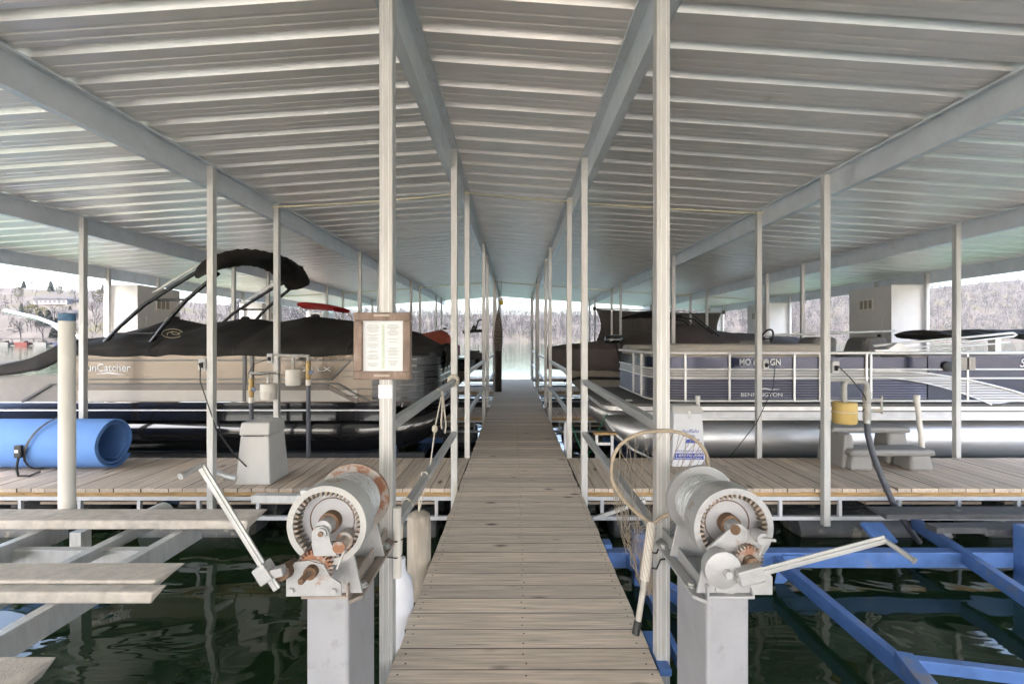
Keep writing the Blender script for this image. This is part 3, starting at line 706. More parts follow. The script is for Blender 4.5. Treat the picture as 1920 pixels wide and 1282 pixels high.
# ------------------------------------------------------------------ hanging and standing things on the near posts and docks
# framed notice
m_frame = M('barn_wood', (.26,.19,.155), rough=.8, var=.4, scale=3, stretch=(6,6,2), stain=(.38,.32,.29), sth=.58, bump=.3, bscale=12)
nb = thing('framed_notice', 'printed notice in a weathered wood frame on a walkway post', 'notice', (-.61, 2.12, 1.318))
X0, X1, Z0, Z1, YF = -.742, -.481, 1.318, 1.628, 2.112
for (a, b, c, d) in ((X0, Z0, X1, Z0 + .038), (X0, Z1 - .038, X1, Z1), (X0, Z0 + .0385, X0 + .038, Z1 - .0385), (X1 - .034, Z0 + .0385, X1, Z1 - .0385)):
    MB().box(a, YF - .018, b, c, YF + .0265, d).build('frame_side', m_frame, nb, bevel=.005)
for z in (Z0 + .02, Z1 - .014): MB().box(-.645, YF - .030, z - .005, -.572, YF - .0185, z + .005).build('frame_clip', M('pale_clip', (.55,.47,.40)), nb, bevel=.002)
MB().box(X0 + .03, YF + .004, Z0 + .03, X1 - .03, YF + .012, Z1 - .03).build('paper', M('notice_paper', (.72,.745,.77), rough=.5, var=.03), nb)
m_ink = M('faint_print', (.50,.53,.51), rough=.7); m_ink2 = M('pale_green_print', (.60,.68,.57), rough=.7)
pr = MB(); rr = random.Random(9)
for col in (0, 1):
    zz = Z1 - .058
    while zz > Z0 + .06:
        w_ = rr.uniform(.025, .06); cx = X0 + .085 + col * .092
        if rr.random() < .8: pr.box(cx - w_/2, YF + .0025, zz - .0016, cx + w_/2, YF + .0038, zz + .0016)
        zz -= .0065 if rr.random() < .8 else .014
pr.build('printed_lines', m_ink, nb)['kind'] = 'stuff'
MB().box(-.617, YF + .0026, Z0 + .05, -.605, YF + .0037, Z1 - .055).build('printed_band', m_ink2, nb)
tag(MB().box(-.639, 2.134, 1.228, -.573, 2.139, 1.29).build('paper_tag', M('paper_tag', (.72,.73,.78), rough=.6)), 'blank white paper tag on the post below the framed notice', 'tag')

# conduits under the roof
m_cond = M('cream_cord', (.72,.66,.46), rough=.6)
for yy, lab, xs in ((5.78, 'cream cord strung across under the roof near the framed notice', (-3.5, RX, 3.5)), (14.6, 'thin cord strung across under the far part of the roof', (-7.5, RX, 7.5))):
    pts = []
    for a, b in zip(xs[:-1], xs[1:]):
        for t in range(9): x = a + (b - a) * t / 8; pts.append((x, yy, roof_z(x) - .06 - .03 * math.sin(math.pi * t / 8)))
    tag(MB().tube(pts, .010 if yy < 8 else .016, 6).build('overhead_cord', m_cond, smooth=60), lab, 'cord')

# fenders and ropes on the rail
m_tanf = M('weathered_fender', (.40,.35,.29), rough=.9, var=.25, scale=10, stretch=(3,3,.4), stain=(.22,.18,.14), sth=.62)
m_wf = M('white_fender', (.74,.75,.80), rough=.5, var=.05, scale=6)
e = thing('dock_fender', 'weathered tan fender hanging from the lower guard rail', 'fender', (-.665, 3.1, -.3), 'dock fenders')
MB().lathe([(.03,0),(.066,.02),(.078,.08),(.082,.3),(.082,.52),(.074,.585),(.045,.605),(.02,.61)], (-.655, 3.12, -.28), 'Z', 14).build('body', m_tanf, e, smooth=28)
MB().tube([(-.655,3.12,.33), (-.65,3.11,.45), (-.63,3.1,.53), (-.632,3.1,.60), (-.604,3.1,.603), (-.575,3.1,.57), (-.604,3.1,.535), (-.63,3.1,.53)], .006, 7).build('rope', m_rope, e, smooth=60)
e = thing('dock_fender', 'clean white fender hanging low beside the walkway planks', 'fender', (-.62, 2.55, -.5), 'dock fenders')
MB().lathe([(.02,0),(.045,.03),(.066,.12),(.072,.3),(.070,.52),(.058,.62),(.03,.66),(.024,.70),(.024,.74)], (-.638, 2.56, -.46), 'Z', 16).build('body', m_wf, e, smooth=50)
MB().tube([(-.638,2.56,.28), (-.636,2.57,.40), (-.634,2.58,.53), (-.634,2.58,.60), (-.604,2.58,.604), (-.574,2.58,.57), (-.604,2.58,.53), (-.634,2.58,.53)], .006, 7).build('rope', m_rope, e, smooth=60)
rp_ = MB().tube([(-.604,3.6,1.115), (-.572,3.6,1.08), (-.604,3.6,1.055), (-.636,3.6,1.08), (-.604,3.6,1.117), (-.57,3.61,1.09), (-.572,3.605,.98), (-.58,3.6,.84), (-.575,3.6,.80)], .007, 7)
rp_.tube([(-.57,3.61,1.09), (-.56,3.62,.95), (-.545,3.62,.83), (-.553,3.62,.76)], .007, 7)
rp_.tube([(-.572,3.55,1.06), (-.60,3.45,.85), (-.615,3.35,.62), (-.64,3.2,.42), (-.652,3.13,.34)], .005, 7).lathe([(.006,-.03),(.022,-.01),(.02,.02),(.006,.03)], (-.603,3.44,.83), 'Z', 9)
tag(rp_.build('mooring_rope', m_rope, smooth=60), 'frayed cream rope knotted over the upper guard rail above the fenders', 'rope')
e = tag(MB().tube([(-.604 + .045*math.cos(a*.52), 4.50, 1.10 + .045*math.sin(a*.52)) for a in range(13)], .018, 8).build('rope_wrap', m_rope, smooth=60), 'rope lashing round the post and upper rail end', 'rope')
# short pipe strapped to the near post
e = thing('rod_holder', 'short white pipe strapped upright to the notice post', 'rod holder', (-.56, 2.1, .36))
MB().lathe([(.019, 0), (.019, .325), (.015, .325)], (-.547, 2.125, .395), 'Z', 14).build('pipe', m_pvc, e, smooth=40)
for z in (.49, .565): MB().tube([(-.64,2.137,z), (-.60,2.132,z-.004), (-.545,2.103,z+.004), (-.524,2.125,z+.006), (-.545,2.148,z+.004), (-.57,2.17,z)], .0035, 6).build('strap', m_black, e)

# landing net strapped to the near post
e = thing('landing_net', 'fishing landing net with worn cork handle strapped to a walkway post', 'net', (.6, 2.08, -.2))
YN = 2.085
hp = [(1219,980),(1200,966),(1182,950),(1167,934),(1155.7,917.5),(1149,900),(1148.5,884.8),(1150,868),(1155,853),(1165,838),(1178.6,827.5),(1194,819),(1211,814),(1237,811),(1263.7,811),(1281,814),(1297,820),(1309,827),(1319,836),(1327,848),(1331.5,860),(1333,876),(1331,893),(1322,914),(1306,934),(1285,949),(1258,962),(1240,970),(1226,980)]
m_hoop = M('worn_hoop', (.42,.34,.25), rough=.6, var=.25, scale=25, stain=(.2,.16,.12), sth=.6)
hoop = [at(x, y_, YN) for x, y_ in hp]
for v_ in hoop:       # it leans away towards its top
    v_.y = YN + (v_.z - .66) * .10
MB().tube(hoop, .0085, 8).build('hoop', m_hoop, e, smooth=60)
g0, g1, g2, g3 = at(1222, 978, YN), at(1205, 1080, YN), at(1190, 1148, YN), at(1184, 1170, YN)
for q, dy in ((g1, -.03), (g2, -.06), (g3, -.07)): q.y += dy
MB().tube([g0, g1], [.020, .022], 14).build('grip', M('cork_grip', (.66,.62,.56), rough=.8, var=.1, scale=20, stain=(.3,.26,.2), sth=.62, sscale=25), e, smooth=60)
MB().tube([g1, g2], .013, 10).build('handle', M('handle_tube', (.45,.42,.38), rough=.5, var=.2, scale=20), e, smooth=60)
MB().tube([g2, g3], .017, 10).build('end_cap', m_black, e, smooth=60)
net = MB(); NH, NR = len(hoop) * 2, 11
ctr = sum(hoop, Vector()) / len(hoop)
def netp(i, j):
    a = (i % NH) / 2; p0 = hoop[int(a) % len(hoop)]; p1 = hoop[(int(a) + 1) % len(hoop)] if int(a) + 1 < len(hoop) else hoop[0]
    p_ = p0.lerp(p1, a - int(a)); t = j / NR
    tgt = Vector((ctr.x - .02 + .03 * math.sin(i), ctr.y + .10, .30 + .05 * math.cos(i * 1.7)))
    q = p_.lerp(tgt, t ** .85); q.z -= .22 * t * (1 - t) * (1 if p_.z > .8 else .3); q.y += .14 * math.sin(math.pi * min(1, t * 1.1)) + .006 * math.sin(i * 5.1 + j * 3.3)
    q.x += .012 * math.sin(i * 2.3 + j * 1.9); q.z += .010 * math.sin(i * 3.7 + j * 2.1)
    return q
for i in range(0, NH, 2):
    for s_ in (0, 1):
        net.tube([netp(i + ((j + s_) % 2), j) for j in range(NR + 1)], .0015, 4, cap=False)
for k in range(9):
    a0 = k * .7; net.tube([g0.lerp(g1, t / 10) + Vector((.022 * math.cos(a0 + t * .5), -.004 + .022 * math.sin(a0 + t * .5), 0)) for t in range(11)], .001, 4, cap=False)
net.build('netting', M('net_cord', (.34,.29,.23), rough=.9), e)['kind'] = 'stuff'
for z in (.545, .475): MB().tube([(.60,2.10,z), (.605,2.062,z-.004), (.64,2.05,z-.003), (.68,2.12,z+.004), (.735,2.132,z+.006)], .004, 6).build('strap', m_black, e)

# rolled blue foam mat
m_mat = M('blue_foam', (.12,.265,.60), rough=.75, var=.06, scale=3, bump=.05, bscale=60)
e = thing('foam_mat', 'blue foam water mat rolled up and strapped on the dock', 'mat', (-6.2, 5.36, 0))
sp = []
for k in range(131):
    a = -1.35 + k / 130 * 2 * math.pi * 2.1; r = .225 + .085 * k / 130 + (.01 if k > 120 else 0)
    sp.append((r * math.cos(a) * 1.02, r * math.sin(a) * .95))
b_ = MB(); yc, zc = 5.37, .302; xr, xl = -4.74, -8.6
TH = .024; n_ = len(sp); inner = []
for k, (a, c) in enumerate(sp):
    L_ = math.hypot(a, c); inner.append((a * (L_ - TH) / L_, c * (L_ - TH) / L_))
for k in range(n_):
    skew = .10 * (k / n_) 
    for (a, c), xx in ((sp[k], xr + skew * .4), (inner[k], xr + skew * .4), (sp[k], xl), (inner[k], xl)): b_.v.append((xx + (0 if xx == xl else -.03 * math.sin(a * 6)), yc + a, max(.002, zc + c)))
for k in range(n_ - 1):
    i, j = 4*k, 4*(k+1); b_.f += [(i, j, j+2, i+2), (i+1, i+3, j+3, j+1), (i, i+1, j+1, j), (i+2, j+2, j+3, i+3)]
b_.f += [(0, 2, 3, 1), (4*n_-4, 4*n_-3, 4*n_-1, 4*n_-2)]
b_.build('rolled_sheet', m_mat, e, smooth=40)
def matp(a, x, r=.325): return (x, yc + r * 1.02 * math.cos(a), max(.01, zc + r * .95 * math.sin(a)))
stp = MB()
for k in range(25):
    a = 2 * math.pi * k / 24; q = matp(a, -5.42 + .10 * math.sin(a), .322)
    stp.v += [(q[0] - .014, q[1], q[2]), (q[0] + .014, q[1], q[2])]
stp.f += [(2*k, 2*k+1, 2*k+3, 2*k+2) for k in range(24)]
st_ = stp.build('strap', m_black, e, solid=.004)
MB().box(-5.53, 5.02, .20, -5.45, 5.055, .34).build('buckle', m_black, st_, bevel=.01); MB().box(-5.51, 5.012, .26, -5.47, 5.02, .29).build('buckle_pin', m_screw, st_)
MB().tube([(-5.48,5.03,.22), (-5.46,4.99,.10), (-5.42,4.97,.02), (-5.32,4.99,.015), (-5.24,5.03,.05)], .012, 6).build('strap_tail', m_black, st_)

# lift control pedestal boxes
m_box = M('grey_fibreglass', (.55,.54,.52), rough=.5, var=.04, scale=5)
e = thing('control_pedestal', 'grey tapered lift control pedestal with lid on the mat dock', 'pedestal', (-2.7, 4.95, 0), 'lift control pedestals')
def frustum(xa, xb, ya_, yb_, za, zb, dx, dy): return MB().hexa([(xa,ya_,za),(xb,ya_,za),(xb,yb_,za),(xa,yb_,za)], [(xa+dx,ya_+dy,zb),(xb-dx,ya_+dy,zb),(xb-dx,yb_-dy,zb),(xa+dx,yb_-dy,zb)])
frustum(-2.90, -2.535, 4.72, 5.12, .001, .50, .035, .035).build('body', m_box, e, bevel=.012)
frustum(-2.878, -2.557, 4.742, 5.098, .503, .64, .012, .02).build('lid', m_box, e, bevel=.02)
MB().box(-2.83, 4.735, .500, -2.62, 4.76, .506).build('lid_seam', m_dark, e)
MB().tube([(-2.78,4.72,.19), (-2.90,4.73,.30), (-3.0,4.66,.52), (-3.04,4.6,.85), (-3.06,4.55,1.12)], .006, 6).build('power_cord', m_black, e)
MB().tube([(-2.89,4.72,.07), (-2.97,4.69,.10), (-3.06,4.68,.14), (-3.16,4.70,.14)], [.035,.03,.028,.03], 10).build('cleat_horn', m_galv, e, smooth=50)
e = thing('control_pedestal', 'white lift control box with blue boat lift lettering', 'pedestal', (2.07, 5.4, 0), 'lift control pedestals')
frustum(1.87, 2.27, 5.40, 5.74, .001, .63, .03, .03).build('body', M('white_fibreglass', (.68,.69,.72), rough=.45, var=.04), e, bevel=.012)
frustum(1.875, 2.265, 5.41, 5.73, .632, .72, .03, .06).build('lid', m_box, e, bevel=.02)
MB().box(2.07, 5.415, .57, 2.10, 5.43, .67).build('latch', m_crank, e, bevel=.005)
m_ptext = M('blue_print', (.05,.08,.38), rough=.5); m_wtext = M('white_print', (.75,.76,.80), rough=.5)
tilt = (math.pi/2 - .05, 0, 0)
text('lettering', 'buffalo', .062, (1.99, 5.418, .40), m_ptext, e, .20, tilt, .35); text('lettering', 'boat lifts', .03, (2.0, 5.413, .355), m_ptext, e, .15, tilt)
MB().hexa([(2.03,5.402,.28),(2.17,5.402,.28),(2.17,5.406,.28),(2.03,5.406,.28)], [(2.05,5.407,.325),(2.20,5.407,.325),(2.20,5.411,.325),(2.05,5.411,.325)]).build('boat_mark', m_ptext, e)
text('lettering', "DICKS BOAT LIFTS", .032, (1.905, 5.402, .175), m_ptext, e, .33, tilt)
MB().hexa([(1.895,5.3975,.085),(2.245,5.3975,.085),(2.245,5.402,.085),(1.895,5.402,.085)], [(1.897,5.401,.16),(2.243,5.401,.16),(2.243,5.406,.16),(1.897,5.406,.16)]).build('blue_panel', m_ptext, e)
text('lettering', '1-877-721-7808', .034, (1.91, 5.3965, .125), m_wtext, e, .31, tilt); text('lettering', 'Replacement Covers', .026, (1.91, 5.3955, .094), m_wtext, e, .31, tilt)

# plastic steps
m_step = M('grey_step_plastic', (.27,.26,.248), rough=.6, var=.05, scale=8, bump=.1, bscale=80)
e = thing('boarding_steps', 'grey moulded plastic two-tread boarding steps on the dock', 'steps', (4.35, 5.45, 0))
for (ya_, yb_, zt, xa, xb) in ((5.17, 5.50, .245, 3.84, 4.83), (5.46, 5.77, .45, 3.82, 4.80)):
    MB().hexa([(xa,ya_+.03,zt-.075),(xb,ya_+.03,zt-.075),(xb,yb_,zt-.075),(xa,yb_,zt-.075)], [(xa+.02,ya_+.02,zt),(xb-.02,ya_+.02,zt),(xb-.02,yb_,zt),(xa+.02,yb_,zt)]).build('tread', m_step, e, bevel=.03)
    for xq in (xa + .03, xb - .27):
        frustum(xq - .02, xq + .26, ya_ + .045, yb_ - .01, .0, zt - .06, .03, .015).build('leg', m_step, e, bevel=.03)
frustum(3.82, 3.98, 5.3, 5.76, .0, .40, .03, .01).build('side_panel', m_step, e, bevel=.02)

# pipe stubs
tag(MB().tube([(5.28,5.86,-.2), (5.20,5.88,.74)], .03, 12).lathe([(.036,0),(.036,.10),(.03,.105)], (5.197,5.88,.69), 'Z', 14).build('standpipe', m_pvc, smooth=40), 'leaning white capped pipe behind the plastic steps', 'pipe', 'white standpipes')
tag(MB().tube([(2.36,5.86,-.2), (2.36,5.86,.77)], .026, 12).lathe([(.032,0),(.032,.07),(.026,.075)], (2.36,5.86,.71), 'Z', 14).build('standpipe', m_pvc, smooth=40), 'short white pipe standing behind the lettered control box', 'pipe', 'white standpipes')

# outlet boxes with cords
def outlet(x, y_, z, label, cord):
    e = thing('outlet_box', label, 'outlet box', (x, y_, z), 'electric outlet boxes on posts')
    MB().box(x - .035, y_ - .045, z - .06, x + .035, y_ + .015, z + .06).build('box', M('box_metal', (.5,.5,.5), rough=.5), e, bevel=.004)
    MB().hexa([(x-.016,y_-.047,z-.035),(x+.016,y_-.047,z-.035),(x+.016,y_-.045,z-.035),(x-.016,y_-.045,z-.035)], [(x-.016,y_-.07,z+.01),(x+.016,y_-.07,z+.01),(x+.016,y_-.045,z+.02),(x-.016,y_-.045,z+.02)]).build('flap', m_black, e)
    MB().tube(cord, .0055, 6).build('cord', m_black, e, smooth=60)
outlet(-3.115, 4.575, 1.26, 'outlet box with cord on the post in front of the mat dock', [(-3.12,4.52,1.24), (-3.11,4.5,1.1), (-3.06,4.5,.95), (-3.0,4.58,.6), (-2.86,4.69,.28)])
outlet(-3.115, 5.83, 1.27, 'outlet box on the post between the white valve cans', [(-3.13,5.78,1.26), (-3.28,5.72,1.20), (-3.34,5.7,1.08), (-3.22,5.7,1.06), (-3.05,5.7,1.09), (-2.88,5.70,1.06)])
outlet(3.20, 5.83, 1.19, 'outlet box on the post in front of the navy boat', [(3.22,5.78,1.18), (3.30,5.75,1.25), (3.26,5.74,.9), (3.05,5.74,.45), (2.72,5.75,.03)])
outlet(3.20, 4.575, 1.23, 'outlet box on the post above the yellow can', [(3.22,4.52,1.24), (3.34,4.52,1.12), (3.48,4.55,.98), (3.55,4.57,.86), (3.50,4.58,.78)])

# blower valves
m_brass = M('brass_valve', (.36,.25,.10), rough=.45, metal=.5, var=.3, scale=20); m_can = M('cream_can', (.66,.62,.56), rough=.5, var=.06)
m_hose = M('grey_hose', (.075,.08,.10), rough=.5); m_gpipe = M('grey_pipe', (.42,.41,.39), rough=.5, var=.2, scale=8, stain=(.36,.28,.18), sth=.58)
def can(e, x, y_, z0, h, r, m): return MB().lathe([(r*.9,0),(r,.02),(r,h*.46),(r*1.03,h*.47),(r*1.03,h*.53),(r,h*.54),(r,h-.015),(r*.92,h)], (x, y_, z0), 'Z', 24).build('can', m, e, smooth=40)
for (xv, zc_, xp, zp, label) in ((-3.115, .752, -3.33, 1.0, 'white lift blower can and brass valve hanging lower beside the dock post'), (-2.80, .93, -2.61, 1.22, 'white lift blower can and brass valve hanging higher beside the dock post')):
    e = thing('lift_blower', label, 'blower', (xv, 5.78, zc_), 'lift blowers')
    can(e, xv, 5.76, zc_, .20, .094, m_can)
    MB().tube([(xv,5.76,zc_+.19), (xv,5.76,zp+.06), ((xv+xp)/2,5.76,zp+.085), (xp,5.76,zp+.08), (xp,5.76,zp-.02)], .021, 10).build('pipe', m_gpipe, e, smooth=50)
    MB().lathe([(.026,-.22),(.034,-.16),(.034,-.08),(.028,-.06),(.034,0),(.026,.02)], (xp, 5.76, zp), 'Z', 14).build('valve', m_brass, e, smooth=40)
    MB().lathe([(.028,0),(.028,.015)], (xp + .05, 5.715, zp - .12), 'Y', 12).tube([(xp,5.74,zp-.12),(xp+.05,5.72,zp-.12)], .012, 8).build('valve_handle', M('blue_grey_handle', (.10,.13,.20)), e)
    MB().tube([(xp,5.76,zp-.2), (xp,5.765,.5), (xp,5.77,.01)], .026, 10).build('hose', m_hose, e, smooth=50)
    MB().lathe([(.032,0),(.032,.07)], (xp, 5.76, zp-.29), 'Z', 12).build('coupling', m_can, e, smooth=40)
    MB().tube([(xp,5.765,zp+.08), (-3.04 if xp < -3 else -3.06, 5.80, zp+.09)], .018, 8).build('pipe', m_gpipe, e, smooth=50)
e = thing('lift_blower', 'yellow lift blower can with grey elbow pipes on the post', 'blower', (3.33, 4.6, .68), 'lift blowers')
yb_ = 4.585
can(e, 3.325, yb_, .665, .215, .108, M('yellow_can', (.62,.44,.15), rough=.6, var=.1, scale=5, stain=(.5,.4,.2), sth=.62))
MB().lathe([(.1095,0),(.1095,.022)], (3.325, yb_, .765), 'Z', 24).build('white_band', m_can, e, smooth=40)
MB().tube([(3.32,yb_,.87), (3.32,yb_,1.05), (3.335,yb_,1.075), (3.36,yb_,1.085), (3.50,yb_,1.085), (3.535,yb_,1.07), (3.55,yb_,1.03), (3.55,yb_,.72)], .026, 12).tube([(3.165,yb_,1.10),(3.40,yb_,1.10)], .018, 10).build('pipe', m_gpipe, e, smooth=50)
MB().lathe([(.036,-.12),(.036,.02),(.03,.04),(.036,.06),(.036,.16)], (3.55, yb_, .82), 'Z', 14).build('valve', m_gpipe, e, smooth=40)
MB().tube([(3.57,yb_,.90),(3.70,yb_,.90)], .013, 8).tube([(3.57,yb_,.79),(3.69,yb_,.79)], .018, 8).tube([(3.70,yb_,.94),(3.70,yb_,.76)], .010, 8).build('valve_handle', m_gpipe, e)
MB().lathe([(.03,0),(.03,.05)], (3.55, yb_, .665), 'Z', 12).build('hose_clamp', m_crank, e)
MB().tube([(3.55,yb_,.70), (3.555,4.58,.55), (3.59,4.56,.36), (3.66,4.53,.12), (3.74,4.50,-.10), (3.86,4.50,-.30), (4.0,4.50,-.5)], .027, 12).build('hose', m_hose, e, smooth=60)

# ------------------------------------------------------------------ the boats
m_tan = M('tan_panel', (.175,.145,.112), rough=.25, metal=.3, var=.04, scale=2); m_cream = M('cream_panel', (.36,.335,.305), rough=.35, var=.03)
m_taupe = M('taupe_stripe', (.12,.10,.085), rough=.4); m_gloss = M('gloss_black', (.010,.010,.012), rough=.12, var=.2, scale=2, coat=.5)
m_charc = M('charcoal_panel', (.045,.047,.05), rough=.3, metal=.2); m_trimw = M('white_rub_rail', (.7,.7,.72), rough=.4)
m_silver = M('silver_tube', (.56,.56,.57), rough=.40, metal=.75, var=.12, scale=3, stretch=(.4,3,3), bump=.06, bscale=6)
m_alu = M('bright_rail', (.72,.71,.70), rough=.35, metal=.25)
m_navy = None
def ribbed(name, c1, c2, metal=.6, rough=.32):
    """horizontally ribbed skin, like fluted aluminium"""
    m = M(name, c1, rough=rough, metal=metal, var=.05, scale=1.5)
    n, l = m.node_tree.nodes, m.node_tree.links; p = n["Principled BSDF"]
    tc = n.new("ShaderNodeTexCoord"); w_ = n.new("ShaderNodeTexWave"); w_.bands_direction = 'Z'; w_.inputs['Scale'].default_value = 9; w_.inputs['Distortion'].default_value = 0
    l.new(tc.outputs['Object'], w_.inputs[0]); bp = n.new("ShaderNodeBump"); bp.inputs['Strength'].default_value = .9; bp.inputs['Distance'].default_value = .006
    l.new(w_.outputs['Fac'], bp.inputs['Height']); l.new(bp.outputs[0], p.inputs['Normal'])
    mx = n.new("ShaderNodeMix"); mx.data_type = 'RGBA'; r = n.new("ShaderNodeValToRGB"); r.color_ramp.elements[0].position = .1; r.color_ramp.elements[1].position = .35
    l.new(w_.outputs['Fac'], r.inputs[0]); l.new(r.outputs[0], mx.inputs['Factor']); mx.inputs[6].default_value = tuple(c2) + (1,)
    l.new(p.inputs['Base Color'].links[0].from_socket, mx.inputs[7]); l.new(mx.outputs[2], p.inputs['Base Color'])
    return m
m_navyrib = ribbed('navy_ribbed_skin', (.17,.168,.215), (.035,.036,.065)); m_silrib = ribbed('silver_ribbed_skin', (.50,.48,.47), (.25,.24,.24), .3, .4)
m_navyp = M('navy_panel', (.030,.036,.070), rough=.15, metal=.3, var=.1, scale=2); m_beige = M('beige_vinyl', (.36,.33,.29), rough=.6, var=.06, bump=.1, bscale=60)
m_seat = M('grey_vinyl', (.15,.145,.14), rough=.55, var=.1, bump=.1, bscale=40); m_deckc = M('deck_carpet', (.13,.125,.12), rough=.95, var=.15, scale=40)

def pontoon(e, x_bow, x_stern, yc, zc, r, m):
    """a tube along X whose nose sweeps up to the deck line"""
    s = 1 if x_bow > x_stern else -1; L = abs(x_bow - x_stern); g = MB(); nu, nv = 26, 22
    for i in range(nu + 1):
        t = i / nu; d = (1.15 * t if t < .5 else .575 + (L - .575) * (t - .5) / .5)    # distance behind the tip
        k = min(1, d / 1.1); rr_ = r * math.sqrt(max(0.0, 1 - (1 - k) ** 2)) * .97 + .004; cz = zc + (r - rr_) * .92
        for j in range(nv):
            a = 2 * math.pi * j / nv; g.v.append((x_bow - s * d, yc + rr_ * math.cos(a), cz + rr_ * math.sin(a)))
    for i in range(nu):
        for j in range(nv):
            j2 = (j + 1) % nv; g.f.append((i*nv+j, i*nv+j2, (i+1)*nv+j2, (i+1)*nv+j))
    g.f.append(tuple(range(nv))); g.f.append(tuple(nu*nv + j for j in reversed(range(nv))))
    return g.build('pontoon', m, e, smooth=50)
def wallstrip(path, z0, z1, off=0):
    """upright strip following a plan path of (x, y); off pushes it outward"""
    g = MB(); n_ = len(path)
    for i, (x, y_) in enumerate(path):
        a = path[max(0, i-1)]; b = path[min(n_-1, i+1)]; dx, dy = b[0]-a[0], b[1]-a[1]; L = math.hypot(dx, dy) or 1
        nx, ny = dy / L * off, -dx / L * off
        g.v += [(x + nx, y_ + ny, z0), (x + nx, y_ + ny, z1)]
    g.f += [(2*i, 2*i+2, 2*i+3, 2*i+1) for i in range(n_-1)]
    return g
def corner(x_far, x_near, y0, y1, r, s):
    """plan path: along the near side towards the bow, round the corner and across the bow"""
    pts = [(x_far + (x_near - s*r - x_far) * k / 6, y0) for k in range(7)]
    for k in range(1, 9):
        a = math.pi / 2 * k / 8; pts.append((x_near - s*r + s*r*math.sin(a), y0 + r - r*math.cos(a)))
    pts.append((x_near, y1 - r)); return pts

# --- tan and black covered pontoon boat
B = thing('pontoon_boat', 'tan and black pontoon boat under a black cover with folded tower top', 'boat', (-4.8, 7.4, WZ))
Y0, Y1 = 6.25, 8.62; ZB, ZT = .655, 1.33
pt = corner(-8.6, -1.12, Y0, Y1, .55, 1)
MB().box(-8.7, Y0 - .02, .585, -1.55, Y1 + .02, .65).build('deck', m_gloss, B, bevel=.01)
nose_deck = MB().prism([(0,0),(1,0),(1,1),(0,1)], 0, 1); 
g = MB(); arc = corner(-2.2, -1.05, Y0 - .015, Y1 + .015, .6, 1)
g.v += [(x, y_, .586) for x, y_ in arc] + [(-2.2, Y1, .586)]; k = len(g.v); g.v += [(x, y_, .649) for x, y_, z in g.v[:k]]
g.f += [tuple(range(k)), tuple(reversed(range(k, 2*k)))] + [(i, (i+1) % k, k + (i+1) % k, k + i) for i in range(k)]
g.build('bow_deck', m_gloss, B)
MB().box(-8.7, Y0 - .034, .535, -1.7, Y0 - .005, .552).build('rub_rail', m_trimw, B); MB().box(-8.7, Y0 - .018, .40, -1.75, Y0 + .04, .584).build('deck_skirt', m_gloss, B)
for yc in (6.62, 8.25): pontoon(B, -1.0, -8.6, yc, .20, .34, m_gloss)
side_path = [(x, Y0) for x in (-6.05, -4, -1.95)]
wallstrip(side_path, ZB, ZT).build('side_panel', m_tan, B, solid=.012)
wallstrip([(x, Y0 - .012) for x in (-5.98, -4, -2.15)], .665, .815).build('lower_panel', m_cream, B, solid=.010)
for (xa, xb) in ((-5.98, -5.7),): pass
def sline(pts, w_, h, m, nm): 
    g = MB()
    for a, b in zip(pts[:-1], pts[1:]): g.bar((a[0], Y0 - .012, a[1]), (b[0], Y0 - .012, b[1]), .014, h)
    return g.build(nm, m, B)
sline([(-6.0,1.225),(-1.96,1.225)], .01, .022, m_charc, 'trim_line'); sline([(-6.0,.965),(-2.5,.965),(-2.25,1.22)], .01, .020, m_charc, 'trim_line')
sline([(-6.35,.90),(-2.6,.905),(-2.42,.90),(-1.98,.66)], .01, .024, m_charc, 'trim_line'); sline([(-5.95,.858),(-2.55,.858),(-2.15,.66)], .01, .062, m_taupe, 'trim_band')
for z in (1.08, 1.0, .83, .74): sline([(-2.36 + (1.2 - z) * .1, z), (-1.96, z)], .01, .014, m_charc, 'trim_line')
sline([(-6.35,.90),(-6.75,.66)], .01, .03, m_charc, 'trim_line')
for x in (-3.70, -3.60): MB().box(x - .022, Y0 - .026, .66, x + .022, Y0 - .006, 1.31).build('gate_post', m_charc, B, bevel=.004)
wallstrip([(-8.6, Y0 + .02), (-7.2, Y0 + .02), (-6.06, Y0 + .01)], .655, 1.02).build('stern_panel', M('grey_tan_panel', (.13,.12,.105), rough=.4), B, solid=.012)
bow_path = [q for q in corner(-1.95, -1.12, Y0, Y1, .55, 1)]
wallstrip(bow_path, ZB, ZT).build('bow_panel', m_charc, B, solid=.012)
for k in range(7):
    z = .70 + k * .088; w_ = wallstrip(bow_path, z, z + .018, .012); w_.build('bow_rib', m_gloss, B, solid=.012)
MB().tube([(x, y_ + .03, ZT - .012) for x, y_ in corner(-6.0, -1.14, Y0, Y1, .55, 1)], .02, 8).build('top_rail', m_charc, B, smooth=60)
text('registration', 'MO 4632-GM', .125, (-2.98, Y0 - .012, 1.225), M('registration_tan', (.22,.16,.10), rough=.6), B, .98, bold=.004)
text('model_lettering', 'SunCatcher', .15, (-5.93, Y0 - .012, 1.075), m_trimw, B, .66); MB().tube([(-5.72,Y0-.014,1.04),(-5.55,Y0-.014,1.05),(-5.40,Y0-.014,1.035),(-5.33,Y0-.014,1.03)], [.004,.012,.008,.003], 6).build('swoosh', m_trimw, B)
text('model_lettering', '24 LX', .085, (-2.92, Y0 - .012, 1.075), m_trimw, B, .40)
